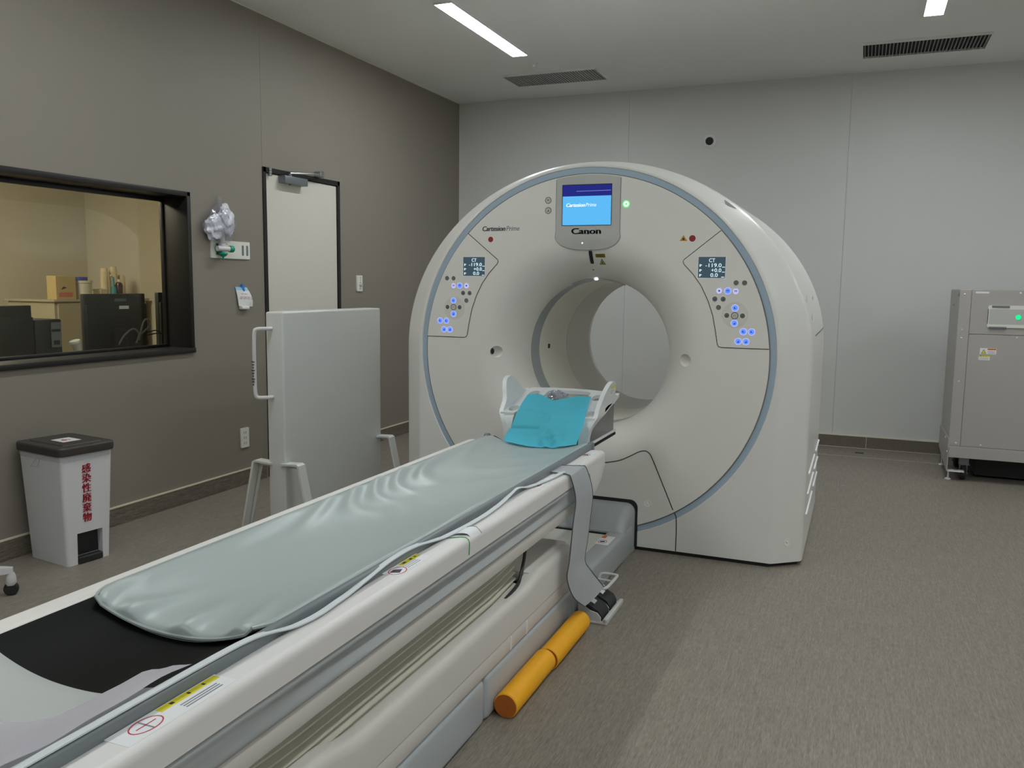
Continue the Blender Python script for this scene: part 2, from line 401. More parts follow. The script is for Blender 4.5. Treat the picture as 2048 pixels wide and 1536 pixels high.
# window
wn = bpy.data.objects.new('window_1', None); COL.objects.link(wn); wn.location = (LW, WY0, WZ0); wn['kind'] = 'structure'; wn['label'] = 'black framed viewing window into the control room'
INV[wn.name] = Matrix.Translation((LW, WY0, WZ0)).inverted()
DG = 0.185
def framebar(lo, hi, nm='window_frame'):
    b = nb(); box(b, lo, hi, 0.004, 2); return obj(nm, b, 'black_frame', wn)
e = 0.024
framebar((LW-DG-0.02, WY0, WZ1-0.005), (LW+0.012, WY1+e, WZ1+e), 'window_head')
framebar((LW-DG-0.02, WY0, WZ0-e), (LW+0.020, WY1+e, WZ0+0.005), 'window_sill')
framebar((LW-DG-0.02, WY1-0.005, WZ0-e), (LW+0.012, WY1+e, WZ1+e), 'window_jamb')
framebar((LW-DG-0.02, WY0-e, WZ0-e), (LW+0.012, WY0+0.005, WZ1+e), 'window_jamb')
# inner glazing bead
for lo, hi in (((LW-DG-0.015, WY0, WZ1-0.03), (LW-DG+0.012, WY1, WZ1-0.004)), ((LW-DG-0.015, WY0, WZ0+0.004), (LW-DG+0.012, WY1, WZ0+0.022)), ((LW-DG-0.015, WY1-0.014, WZ0), (LW-DG+0.012, WY1-0.004, WZ1))):
    framebar(lo, hi, 'glazing_bead')
b = nb(); box(b, (LW-DG-0.004, WY0+0.005, WZ0+0.005), (LW-DG+0.002, WY1-0.005, WZ1-0.005)); obj('window_pane', b, 'pane', wn, smooth=0)

# door with closer
dr = bpy.data.objects.new('door_1', None); COL.objects.link(dr); dr.location = (LW, DY0, 0); dr['kind'] = 'structure'; dr['label'] = 'cream flush door in a black frame'
INV[dr.name] = Matrix.Translation((LW, DY0, 0)).inverted()
for lo, hi in (((LW-0.10, DY0-0.002, 0), (LW+0.008, DY0+0.032, DZ)), ((LW-0.10, DY1-0.030, 0), (LW+0.008, DY1, DZ)), ((LW-0.10, DY0, DZ-0.034), (LW+0.008, DY1, DZ))):
    b = nb(); box(b, lo, hi, 0.002, 1); obj('door_frame', b, 'black_frame', dr)
b = nb(); box(b, (LW-0.05, DY0+0.036, 0.008), (LW-0.004, DY1-0.034, DZ-0.038), 0.002, 1); obj('door_leaf', b, 'door', dr)
b = nb()
for z0 in (2.052, 2.07, 2.088): lathe(b, [(0.0, z0-0.0075), (0.0115, z0-0.0075), (0.0125, z0), (0.0115, z0+0.0075), (0.0, z0+0.0075)], lambda x, y, h: (LW+0.012+x, DY0+0.066+y, h), 16)
obj('hinge', b, 'steel', dr)
cl = nb(); box(cl, (LW-0.002, 4.80, 2.012), (LW+0.056, 5.055, 2.062), 0.004, 2)
lathe(cl, [(0, 2.062), (0.014, 2.062), (0.014, 2.080), (0, 2.080)], lambda x, y, h: (LW+0.03+x, 4.885+y, h), 16)
lathe(cl, [(0, 2.004), (0.008, 2.004), (0.008, 2.014), (0, 2.014)], lambda x, y, h: (LW+0.03+x, 4.885+y, h), 12)
obj('door_closer', cl, 'steel_grey', dr)
b = nb(); tube(b, [(LW+0.03, 4.885, 2.084), (LW+0.075, 5.07, 2.10), (LW+0.045, 5.24, 2.118)], 0.0075, 8)
box(b, (LW, 5.205, 2.098), (LW+0.06, 5.25, 2.138), 0.004, 1); obj('closer_arm', b, 'steel', dr)

# ================================================================== CEILING LIGHTS AND VENTS
def ceiling_light(x0, x1, y0, y1, label, group=None):
    t = thing('ceiling_light', label, 'ceiling light', ((x0+x1)/2, (y0+y1)/2, H-0.012), 0, group)
    b = nb(); w = 0.006
    for lo, hi in (((x0-w, y0-w, H-0.012), (x0, y1+w, H)), ((x1, y0-w, H-0.012), (x1+w, y1+w, H)), ((x0, y0-w, H-0.012), (x1, y0, H)), ((x0, y1, H-0.012), (x1, y1+w, H))): box(b, lo, hi)
    obj('frame', b, 'label_white', t, smooth=0)
    b = nb(); box(b, (x0, y0, H-0.010), (x1, y1, H-0.001)); obj('diffuser', b, 'lamp', t, smooth=0)
ceiling_light(-2.565, -2.447, 4.87, 6.15, 'glowing linear ceiling light above the lead screen and scanner')
ceiling_light(0.263, 0.373, 4.87, 6.15, 'glowing linear ceiling light before the slatted vent over the grey cabinet')
for x, y, lab in ((-2.506, 1.9, 'linear ceiling light over the floor between waste bin and table'), (0.318, 1.9, 'linear ceiling light over the open floor beside the foam rolls'), (3.14, 4.87, 'unseen fill light added on the ceiling beyond the equipment cabinet near the side wall'),
                  (3.14, 1.9, 'unseen fill light added on the ceiling near the side wall facing the patient table'), (-2.506, -1.1, 'linear ceiling light along the dark wall past the bare table end'), (0.318, -1.1, 'linear ceiling light over the empty floor past the bare table end'), (3.14, -1.1, 'unseen fill light added on the ceiling in the empty corner farthest from the scanner')):
    ceiling_light(x-0.058, x+0.056, y, y+1.28, lab, 'linear ceiling lights')  # the column by the right wall is unseen, added as fill light
def vent(x0, x1, y0, y1, n, slat, tilt, label):
    t = thing('ceiling_vent', label, 'ceiling vent', ((x0+x1)/2, (y0+y1)/2, H), 0)
    b = nb(); box(b, (x0, y0, H-0.003), (x1, y1, H-0.0005)); obj('vent_opening', b, 'vent_dark', t, smooth=0)
    me = None
    for i in range(n):
        x = x0+(i+0.5)*(x1-x0)/n
        if me is None:
            b = nb(); box(b, (-0.0028 if slat == 'vent_slat' else -0.0078, y0, -0.016), (0.0028 if slat == 'vent_slat' else 0.0078, y1, 0)); o = obj('slat', b, slat, t, smooth=0); me = o.data
            o.matrix_parent_inverse = Matrix()
        else:
            o = bpy.data.objects.new('slat', me); COL.objects.link(o); o.parent = t
        o.location = (x-(x0+x1)/2, -(y0+y1)/2, -0.001)
    b = nb(); w = 0.007
    for lo, hi in (((x0-w, y0-w, H-0.017), (x0, y1+w, H)), ((x1, y0-w, H-0.017), (x1+w, y1+w, H)), ((x0, y0-w, H-0.017), (x1, y0, H)), ((x0, y1, H-0.017), (x1, y1+w, H))): box(b, lo, hi)
    obj('vent_rim', b, 'ceil', t, smooth=0)
vent(-2.884, -2.083, 6.70, 7.058, 34, 'vent_slat_g', 0, 'grey slatted ceiling vent over the scanner by the dark wall')
vent(-0.093, 0.712, 6.705, 7.08, 34, 'vent_slat', 0, 'black slatted ceiling vent over the grey cabinet')
b = nb(); lathe(b, [(0, H-0.001), (0.035, H-0.001), (0.033, H-0.008), (0.014, H-0.010), (0.012, H-0.028), (0, H-0.030)], lambda x, y, h: (-2.499+x, 6.43+y, h), 24)
tag(obj('sprinkler_head', b, 'ceil'), 'small round white ceiling sprinkler between light and vent', 'sprinkler')

# camera dome on the back wall
t = thing('wall_camera', 'small black dome camera on a white wall plate above the scanner', 'camera', (-1.30, BW, 2.597))
f = lambda x, z, h: (-1.30+x, BW-h, 2.597+z)
b = nb(); lathe(b, [(0, 0), (0.058, 0), (0.056, 0.010), (0.042, 0.02), (0, 0.02)], f, 32); obj('mounting_plate', b, 'label_white', t)
b = nb(); lathe(b, [(0.034, 0.018), (0.033, 0.03), (0.026, 0.045), (0.014, 0.052), (0, 0.054)], f, 32); obj('camera_dome', b, 'rubber', t)

# ================================================================== PET-CT GANTRY
GX, GZ, GY = -1.294, 0.988, 4.106
gan = thing('ct_scanner', 'large white ring-shaped CT scanner with blue-grey accent ring and lit control panels', 'CT scanner', (GX, GY+0.7, 0))
G = lambda u, w, d: (GX+u, GY+d, GZ+w)
HB = 0.968
def outline(a, bb):
    o = []
    for i in range(72):
        th = PI*i/72; o.append((a*math.cos(th), bb*math.sin(th)))
    for i in range(14): o.append((-a, -HB*i/14))
    for i in range(24): o.append((-a+2*a*i/24, -HB))
    for i in range(14): o.append((a, -HB+HB*i/14))
    return o
def ringpts(r):
    o = []
    for i in range(72): th = PI*i/72; o.append((r*math.cos(th), r*math.sin(th)))
    th0 = math.atan2(HB, 0.956)
    for i in range(14): th = PI+th0*i/14; o.append((r*math.cos(th), r*math.sin(th)))
    for i in range(24): th = PI+th0+(PI-2*th0)*i/24; o.append((r*math.cos(th), r*math.sin(th)))
    for i in range(14): th = 2*PI-th0+th0*i/14; o.append((r*math.cos(th), r*math.sin(th)))
    return o
b = nb()
prof = [(ringpts(0.941), 0.03), (ringpts(0.941), 0.004), (ringpts(0.944), 0.0)]
for a, bb, d in ((0.953, 0.952, 0.0), (0.962, 0.957, 0.003), (0.972, 0.962, 0.010), (1.078, 0.978, 0.096), (1.088, 0.982, 0.106), (1.094, 0.985, 0.122), (1.095, 0.986, 0.14), (1.095, 0.986, 1.34), (1.088, 0.980, 1.42), (1.065, 0.96, 1.48), (1.02, 0.92, 1.51)):
    prof.append((outline(a, bb), d))
prof += [(ringpts(0.52), 1.52), (ringpts(0.46), 1.50), (ringpts(0.41), 1.42), (ringpts(0.39), 1.314)]
loft(b, [[G(u, w, d) for u, w in o] for o, d in prof], closed=True)
obj('housing', b, 'white', gan, smooth=28)
b = nb(); plate(b, [(-0.94, 0.012), (0.94, 0.012), (1.075, 0.12), (1.075, 1.44), (-1.075, 1.44), (-1.075, 0.12)], lambda u, d, t_: (GX+u, GY+d, t_), 0.022); obj('base_skirt', b, 'dark', gan, smooth=0)
# accent ring
b = nb(); lathe(b, [(0.900, 0.004), (0.942, 0.004), (0.942, 0.03), (0.900, 0.03)], lambda u, w, d: G(u, w, d), 160, closed=True); obj('accent_ring', b, 'bluegrey', gan)
b = nb(); lathe(b, [(0.908, 0.001), (0.9125, 0.001), (0.9125, 0.02), (0.908, 0.02)], lambda u, w, d: G(u, w, d), 160, closed=True); obj('accent_seam', b, 'btn_dark', gan)
RO, RB, DF = 0.62, 0.39, 0.245
FD = -0.004
def fdep(r):
    if r >= RO: return FD
    s = min(1.0, (RO-r)/(RO-RB)); return FD+(DF-FD)*(1-math.sqrt(max(0.0, 1-s*s)))
def surf(u, w):
    r = math.hypot(u, w)
    return fdep(r) if r < 0.909 else (0.004 if r < 0.941 else 0.0)
pf = [(0.9085, 0.028), (0.9085, 0.000), (0.906, FD), (0.86, FD), (0.78, FD), (0.70, FD), (0.66, FD), (0.62, FD)]
for i in range(1, 25):
    tt = (PI/2)*i/24; pf.append((RO-(RO-RB)*math.sin(tt), FD+(DF-FD)*(1-math.cos(tt))))
pf += [(0.398, 0.25), (0.45, 0.20), (0.63, 0.035), (0.86, 0.03)]
b = nb(); lathe(b, pf, lambda u, w, d: G(u, w, d), 160, closed=True)
face = obj('front_face', b, 'face', gan, smooth=30)
cut = []
for u in (-0.502, 0.506):
    c = nb(); bmesh.ops.create_icosphere(c, subdivisions=3, radius=1.0)
    for v in c.verts: v.co = Vector(G(u+v.co.x*0.040, -0.004+v.co.z*0.031, fdep(0.502)-0.004+v.co.y*0.030))
    cut.append(obj('cutter', c, 'face'))
face.data.validate()
boolean(face, cut)
b = nb(); bmesh.ops.create_icosphere(b, subdivisions=2, radius=1.0)
for v in b.verts: v.co = Vector(G(-0.527+v.co.x*0.010, -0.002+v.co.z*0.017, fdep(0.525)+0.006+v.co.y*0.008))
obj('alignment_lens', b, 'dark', gan)
# bore liner
def cyl(name, r, d0, d1, m, th=0.02):
    b = nb(); lathe(b, [(r, d0), (r, d1), (r+th, d1), (r+th, d0)], lambda u, w, d: G(u, w, d), 128, closed=True); return obj(name, b, m, gan)
cyl('bore_gap', 0.394, 0.243, 1.33, 'seam', 0.03)
cyl('scan_window', 0.390, 0.249, 0.372, 'mylar', 0.01)
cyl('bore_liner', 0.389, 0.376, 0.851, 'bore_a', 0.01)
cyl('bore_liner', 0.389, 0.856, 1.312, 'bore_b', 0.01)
b = nb(); box(b, (GX-0.3905, 4.622, 0.975), (GX-0.384, 4.645, 1.0), 0.001, 1); obj('bore_sensor', b, 'dark', gan)
# slim covers at top of the throat
b = nb(); rows = []
for i in range(9):
    a = math.radians(90-22+44*i/8); rows.append([G(0.391*math.cos(a), 0.391*math.sin(a), 0.205), G(0.385*math.cos(a), 0.385*math.sin(a), 0.215), G(0.385*math.cos(a), 0.385*math.sin(a), 0.245)])
loft(b, rows); obj('throat_light_strip', b, 'bezel', gan)
b = nb(); bmesh.ops.create_icosphere(b, subdivisions=2, radius=1.0)
for v in b.verts: v.co = Vector(G(-0.010+v.co.x*0.010, 0.387+v.co.z*0.003, 0.204+v.co.y*0.005))
obj('throat_lamp', b, 'led_white', gan)
# surface patch helper on the face
def patch(bm, u0, w0, u1, w1, off=0.0012, nu=4, nw=6, shear=0.0, mi=None):
    t = nb(); rows = []
    for j in range(nw+1):
        w = w0+(w1-w0)*j/nw
        rows.append([t.verts.new(G(u0+(u1-u0)*i/nu+shear*(w-w0), w, surf(u0+(u1-u0)*i/nu+shear*(w-w0), w)-off)) for i in range(nu+1)])
    for a, c in zip(rows, rows[1:]):
        for i in range(nu): t.faces.new((a[i], a[i+1], c[i+1], c[i]))
    bmesh.ops.solidify(t, geom=list(t.faces), thickness=0.0008)
    merge(bm, t, mi)
b = nb(); t_ = nb()
sl = rrect(-0.011, 0.468, 0.011, 0.530, 0.0105, 4)

for i in range(12):
    pass
rows = []
for i in range(15):
    w = 0.466+0.064*i/14; e_ = min(1, 4*min(i, 14-i)/14+0.35); hw_ = 0.0095*math.sqrt(1-(1-e_)**2)
    rows.append([G(0.012-hw_, w, surf(0, w)-0.0018), G(0.012+hw_, w, surf(0, w)-0.0018)])
t_.free(); loft(b, rows); obj('laser_slit', b, 'dark', gan)
b = nb(); patch(b, 0.036, 0.497, 0.088, 0.515, mi=0); patch(b, 0.040, 0.500, 0.084, 0.502, 0.002, mi=1); patch(b, 0.040, 0.505, 0.084, 0.5065, 0.002, mi=1); patch(b, 0.040, 0.510, 0.080, 0.5115, 0.002, mi=1); obj('warning_label', b, ['yellow_dk', 'print_dark'], gan)
b = nb(); t_ = nb(); t_.faces.new([t_.verts.new(G(u, w, surf(u, w)-0.0015)) for u, w in ((0.050, 0.462), (0.084, 0.462), (0.067, 0.491))]); merge(b, t_, 1)
t_ = nb(); t_.faces.new([t_.verts.new(G(u, w, surf(u, w)-0.0020)) for u, w in ((0.0545, 0.4645), (0.0795, 0.4645), (0.067, 0.486))]); merge(b, t_, 0)
t_ = nb(); t_.faces.new([t_.verts.new(G(u, w, surf(u, w)-0.0025)) for u, w in circ(0.067, 0.471, 0.004, 8)]); merge(b, t_, 1)
obj('laser_triangle', b, ['yellow_dk', 'print_dark'], gan)
b = nb(); lathe(b, [(0, 0), (0.0035, 0), (0.0035, 0.002), (0, 0.002)], lambda u, w, d: G(0.006+u, 0.437+w, fdep(0.437)-d), 10); obj('set_screw', b, 'seam', gan)

# top display
P0 = lambda d0: (lambda a, c, t_: G(a, c, d0-t_))
bez = []
for i in range(13):
    u = 0.165-0.33*i/12; bez.append((u, math.sqrt(0.9045**2-u*u)))
bez += [(-0.167, 0.60), (0.167, 0.60)]
b = nb(); plate(b, bez, P0(0.03), 0.036)
rows = []
for i in range(17):
    ph = (PI/2)*i/16; w_ = 0.605-0.070*math.sin(ph); hw_ = 0.167*max(0.0, math.cos(ph))**0.72+0.004
    rows.append([G(hw_*(k/8-1), w_, FD-0.0025+max(0.0, surf(hw_*(k/8-1), w_)-FD)*0.90*min(1, i/6)) for k in range(17)])
t_ = nb(); vv = [[t_.verts.new(p) for p in r] for r in rows]
for a_, c_ in zip(vv, vv[1:]):
    for k in range(16): t_.faces.new((a_[k], a_[k+1], c_[k+1], c_[k]))
bmesh.ops.recalc_face_normals(t_, faces=t_.faces)
for f_ in t_.faces:
    if f_.normal.y > 0: f_.normal_flip()
bmesh.ops.solidify(t_, geom=list(t_.faces), thickness=0.012); merge(b, t_)
bzo = obj('display_bezel', b, 'bezel', gan, smooth=30)
b = nb(); tube(b, [G(0.1678, math.sqrt(0.9045**2-0.1678**2)-0.004, FD-0.0012)]+[G(0.1678, w_, FD-0.0012) for w_ in (0.80, 0.70, 0.62)]+[tuple(Vector(r[-1])+Vector((0.001, 0.0008, 0))) for r in rows[1:]]+[tuple(Vector(r[0])+Vector((-0.001, 0.0008, 0))) for r in reversed(rows[1:])]+[G(-0.1678, w_, FD-0.0012) for w_ in (0.62, 0.70, 0.80)]+[G(-0.1678, math.sqrt(0.9045**2-0.1678**2)-0.004, FD-0.0012)], 0.0016, 6); obj('bezel_seam', b, 'vent_slat', gan)
D0 = FD-0.0025
b = nb(); plate(b, [(-0.136, 0.654), (0.124, 0.654), (0.124, 0.858), (-0.136, 0.858)], P0(D0), 0.0006, mi=0)
plate(b, [(-0.1325, 0.657), (0.121, 0.657), (0.121, 0.800), (-0.1325, 0.800)], P0(D0-0.0006), 0.0006, mi=1)
plate(b, [(-0.1325, 0.800), (0.121, 0.800), (0.121, 0.854), (-0.1325, 0.854)], P0(D0-0.0006), 0.0006, mi=2)
plate(b, [(-0.060, 0.823), (0.118, 0.8245), (0.118, 0.8265), (-0.060, 0.825)], P0(D0-0.0012), 0.0006, mi=3)
bold_text(b, 'Cartesion', 0.026, lambda x, y, t_: G(-0.112+x, 0.748+y, D0-0.0013-t_), 0.0009, 3, 4, shear=0.22, fit=0.098)
merge(b, text_bm('Prime', 0.026, lambda x, y, t_: G(-0.010+x, 0.748+y, D0-0.0013-t_), shear=0.22, fit=0.055), 4)
so = obj('screen', b, ['dark', 'cyan_scr', 'navy', 'scr_line', 'scr_white'], bzo, smooth=0)
b = nb(); bold_text(b, 'Canon', 0.042, lambda x, y, t_: G(-0.082+x, 0.613+y, D0-t_), 0.0022, 4, fit=0.152); obj('maker_logo', b, 'logo_grey', bzo, smooth=0)
b = nb(); lathe(b, [(0, 0), (0.004, 0), (0.003, 0.002), (0, 0.002)], lambda u, w, d: G(-0.026+u, 0.568+w, surf(-0.026, 0.568)-0.004-d), 10); obj('status_lamp', b, 'white_on', bzo)
# lettering and indicators
b = nb(); bold_text(b, 'Cartesion', 0.036, lambda x, y, t_: G(-0.578+x, 0.634+y, FD-0.0003-t_), 0.0012, 3, shear=0.22, fit=0.130); obj('lettering', b, 'logo', gan, smooth=0)
b = nb(); merge(b, text_bm('Prime', 0.036, lambda x, y, t_: G(-0.442+x, 0.634+y, FD-0.0003-t_), shear=0.22, fit=0.074)); obj('lettering', b, 'logo', gan, smooth=0)
def puck(u, w, mats, r=0.015, name='button', parent=None, icon=0, d=FD):
    b = nb()
    lathe(b, [(r*1.28, 0), (r*1.24, 0.0012), (r*1.02, 0.0015), (r*1.0, 0)], lambda x, y, h: G(u+x, w+y, d-h), 24, mi=0)
    lathe(b, [(0, 0.0008), (r*0.8, 0.0008), (r*1.02, 0.0004)], lambda x, y, h: G(u+x, w+y, d-h), 24, mi=1)
    if icon == 1:
        plate(b, rrect(-r*0.35, -r*0.35, -r*0.02, r*0.35, r*0.1, 2), lambda a, c, t_: G(u+a, w+c, d-0.001-t_), 0.0004, mi=2)
        plate(b, [(r*0.08, -r*0.3), (r*0.42, -r*0.3), (r*0.42, -r*0.1), (r*0.08, -r*0.1)], lambda a, c, t_: G(u+a, w+c, d-0.001-t_), 0.0004, mi=2)
    elif icon == 2:
        plate(b, [(-r*0.45, -r*0.4), (r*0.45, -r*0.4), (r*0.3, -r*0.05), (-r*0.2, -r*0.05)], lambda a, c, t_: G(u+a, w+c, d-0.001-t_), 0.0004, mi=2)
        plate(b, [(r*0.0, r*0.05), (r*0.35, r*0.05), (r*0.35, r*0.3), (r*0.0, r*0.3)], lambda a, c, t_: G(u+a, w+c, d-0.001-t_), 0.0004, mi=2)
    elif icon == 3:
        plate(b, [(-r*0.5, r*0.1), (r*0.5, r*0.1), (r*0.5, r*0.32), (-r*0.5, r*0.32)], lambda a, c, t_: G(u+a, w+c, d-0.001-t_), 0.0004, mi=2)
        plate(b, [(-r*0.35, -r*0.3), (-r*0.15, -r*0.3), (-r*0.15, r*0.0), (-r*0.35, r*0.0)], lambda a, c, t_: G(u+a, w+c, d-0.001-t_), 0.0004, mi=2)
        plate(b, [(r*0.15, -r*0.3), (r*0.35, -r*0.3), (r*0.35, r*0.0), (r*0.15, r*0.0)], lambda a, c, t_: G(u+a, w+c, d-0.001-t_), 0.0004, mi=2)
    elif icon == 4:
        plate(b, [(0, -r*0.4), (r*0.4, 0), (0, r*0.4), (-r*0.4, 0)], lambda a, c, t_: G(u+a, w+c, d-0.001-t_), 0.0004, mi=2)
    elif icon == 5:
        for k in (-0.3, 0.3): plate(b, circ(k*r, 0, r*0.12, 8), lambda a, c, t_: G(u+a, w+c, d-0.001-t_), 0.0004, mi=2)
    return obj(name, b, mats, parent or gan, smooth=30)
puck(-0.531, 0.590, ['btn_rim', 'red_led'], 0.0145, 'xray_indicator')
puck(0.527, 0.586, ['btn_rim', 'red_led'], 0.0155, 'xray_indicator')
b = nb(); plate(b, [(0.466, 0.574), (0.503, 0.574), (0.4845, 0.602)], P0(FD-0.0003), 0.0006, mi=0); plate(b, circ(0.4845, 0.583, 0.006, 8), P0(FD-0.0009), 0.0004, mi=1); obj('radiation_triangle', b, ['amber_dk', 'print_dark'], gan, smooth=0)
puck(-0.212, 0.784, ['btn_dark', 'btn_pale', 'icon_dk'], 0.0135, 'badge', icon=3)
puck(-0.211, 0.733, ['btn_dark', 'btn_pale', 'icon_dk'], 0.0135, 'badge', icon=2)
b = nb(); f = lambda x, y, h: G(0.197+x, 0.756+y, FD-h)
lathe(b, [(0.011, 0), (0.0175, 0), (0.0175, 0.002), (0.011, 0.002)], f, 24, mi=0); lathe(b, [(0.006, 0), (0.0125, 0), (0.0125, 0.0026), (0.006, 0.0026)], f, 24, mi=1); lathe(b, [(0, 0.001), (0.006, 0.001)], f, 16, mi=0)
obj('power_lamp', b, ['green_on', 'white_on'], gan)
# side control panels
BT = [(0.741, 0.378, 'd', 0), (0.780, 0.378, 'd', 0), (0.664, 0.339, 'l', 4), (0.704, 0.339, 'b', 3), (0.741, 0.338, 'l', 3), (0.645, 0.300, 'd', 2), (0.684, 0.300, 'd', 2), (0.741, 0.259, 'b', 1), (0.664, 0.260, 'd', 0),
      (0.704, 0.223, 'd', 2), (0.741, 0.223, 'p', 5), (0.777, 0.223, 'd', 2), (0.741, 0.187, 'b', 2), (0.784, 0.148, 'b', 1), (0.822, 0.148, 'b', 1), (0.762, 0.101, 'b', 2), (0.798, 0.101, 'b', 2)]
def cpanel(s):
    arc = []
    a0, a1 = math.atan2(0.621, 0.663), math.atan2(0.070, 0.904)
    for i in range(19): a = a0+(a1-a0)*i/18; arc.append((0.9075*math.cos(a), 0.9075*math.sin(a)))
    inner = [(0.685, 0.070), (0.673, 0.073), (0.667, 0.082), (0.655, 0.150), (0.640, 0.220), (0.615, 0.290), (0.580, 0.360), (0.540, 0.415), (0.495, 0.462), (0.488, 0.474), (0.492, 0.484)]
    o = [(s*u, w) for u, w in arc+inner]
    if s < 0: o.reverse()
    cx, cy = s*0.72, 0.32
    big = []
    n = len(o)
    for i, (u, w) in enumerate(o):
        (ua, wa), (ub, wb_) = o[i-1], o[(i+1) % n]
        tx, ty = ub-ua, wb_-wa; L = math.hypot(tx, ty) or 1
        nx, ny = -ty/L, tx/L
        big.append((u+nx*0.0035, w+ny*0.0035))
    big = [(u, w) if math.hypot(u, w) < 0.908 else (u*0.908/math.hypot(u, w), w*0.908/math.hypot(u, w)) for u, w in big]
    b = nb(); plate(b, o, P0(FD+0.004), 0.006); cp = obj('control_panel', b, 'face', gan, smooth=0)
    b = nb(); plate(b, big, P0(FD+0.003), 0.0045); obj('panel_seam', b, 'seam', cp, smooth=0)
    d = FD-0.002
    u0, u1 = (0.561, 0.688) if s > 0 else (-0.689, -0.563)
    b = nb()
    plate(b, [(u0-0.005, 0.393), (u1+0.005, 0.393), (u1+0.005, 0.503), (u0-0.005, 0.503)], P0(d), 0.0008, mi=0)
    plate(b, [(u0, 0.399), (u1, 0.399), (u1, 0.498), (u0, 0.498)], P0(d-0.0008), 0.0006, mi=1)
    tf = lambda ox, oy: (lambda x, y, t_: G(u0+ox+x, oy+y, d-0.0015-t_))
    bold_text(b, 'CT', 0.0255, tf(0.050, 0.4735), 0.0007, 2, 2, fit=0.028)
    bold_text(b, '-119.0', 0.0255, tf(0.034, 0.4500), 0.0007, 2, 2, fit=0.075)
    bold_text(b, '+0.0', 0.0255, tf(0.062, 0.4265), 0.0007, 2, 2, fit=0.047)
    bold_text(b, '0.0', 0.0255, tf(0.059, 0.4035), 0.0007, 2, 2, fit=0.034)
    for wy, ux in ((0.4485, 0.112), (0.4250, 0.112), (0.4015, 0.110)):
        plate(b, [(u0+ux, wy), (u0+ux+0.014, wy), (u0+ux+0.014, wy+0.003), (u0+ux, wy+0.003)], P0(d-0.0014), 0.0004, mi=2)
    for wy in (0.4515, 0.428, 0.405):
        plate(b, [(u0+0.006, wy), (u0+0.011, wy), (u0+0.011, wy+0.012), (u0+0.006, wy+0.012)], P0(d-0.0014), 0.0004, mi=2)
        plate(b, [(u0+0.012, wy+0.006), (u0+0.017, wy+0.006), (u0+0.017, wy+0.010), (u0+0.012, wy+0.010)], P0(d-0.0014), 0.0004, mi=2)
    obj('readout', b, ['btn_rim', 'lcd', 'lcd_txt'], cp, smooth=0)
    b = nb(); plate(b, circ(s*0.742, 0.224, 0.062, 40), P0(d+0.0006), 0.0009); obj('dial_pad', b, 'pad_face', cp, smooth=0)
    km = {'d': ['btn_rim', 'btn_dark', 'icon_dk'], 'l': ['btn_rim', 'btn_lav', 'icon'], 'b': ['btn_lav', 'btn_blue', 'icon'], 'p': ['btn_dark', 'btn_pale', 'icon_dk']}
    for u, w, k, ic in BT:
        puck(s*u-(0.006 if s < 0 else 0), w+(0.007 if s < 0 else -0.001), km[k], 0.0135 if k != 'd' else 0.0120, 'button', cp, ic, d-0.0004)
cpanel(1); cpanel(-1)
# service cover seam, round plugs
def ribbon(bm, pts, wd, off, mi=None, fn=None):
    P = [Vector((p[0], p[1])) for p in pts]; secs = []
    for i, p in enumerate(P):
        tdir = (P[min(i+1, len(P)-1)]-P[max(i-1, 0)]).normalized(); n = Vector((-tdir.y, tdir.x))*wd/2
        q = [p+n, p-n]; secs.append([fn(c.x, c.y) for c in q])
    loft(bm, secs, mi=mi)
sp = smoothpath([(0.05, -0.562, 0), (0.13, -0.547, 0), (0.20, -0.529, 0), (0.26, -0.498, 0), (0.295, -0.478, 0), (0.328, -0.469, 0), (0.352, -0.480, 0), (0.368, -0.505, 0), (0.40, -0.575, 0), (0.487, -0.771, 0), (0.497, -0.80, 0), (0.500, -0.85, 0), (0.500, -0.966, 0)], 8)
b = nb(); ribbon(b, sp, 0.005, 0.001, fn=lambda u, w: G(u, w, surf(u, w)-0.0012)); ribbon(b, [(-p.x, p.y) for p in sp], 0.005, 0.001, fn=lambda u, w: G(u, w, surf(u, w)-0.0012)); obj('service_cover_seam', b, 'seam', gan, smooth=0)
def plug(u, w, d):
    b = nb(); f = lambda x, y, h: G(u+x, w+y, d-h)
    lathe(b, [(0.020, 0), (0.019, 0.002), (0.016, 0.0022), (0.013, 0.0005), (0.007, 0.0005), (0.005, 0.003), (0, 0.0035)], f, 24); obj('round_plug', b, 'btn_rim', gan)
plug(0.350, -0.738, FD); plug(-0.350, -0.738, FD)
b = nb(); f = lambda x, y, h: (GX+1.027+x*0.78+h*0.62, GY+0.055+x*0.62-h*0.78, 0.122+y)
lathe(b, [(0.020, 0), (0.019, 0.002), (0.016, 0.0022), (0.013, 0.0005), (0.007, 0.0005), (0.005, 0.003), (0, 0.0035)], f, 24); obj('round_plug', b, 'btn_rim', gan)
# docking slot gasket
b = nb(); arch = [(-0.299, -0.966)]+[(-0.299, -0.79)]
def archpts(hw, top, r, bot):
    o = [(hw, bot), ]
    for i in range(7): a = PI/2*i/6; o.append((hw-r+r*math.cos(a), top-r+r*math.sin(a)))
    for i in range(7): a = PI/2+PI/2*i/6; o.append((-hw+r+r*math.cos(a), top-r+r*math.sin(a)))
    o.append((-hw, bot)); return o
plate(b, archpts(0.301, -0.726, 0.04, -0.968), P0(0.02), 0.0265); obj('dock_gasket', b, 'dark', gan, smooth=0)
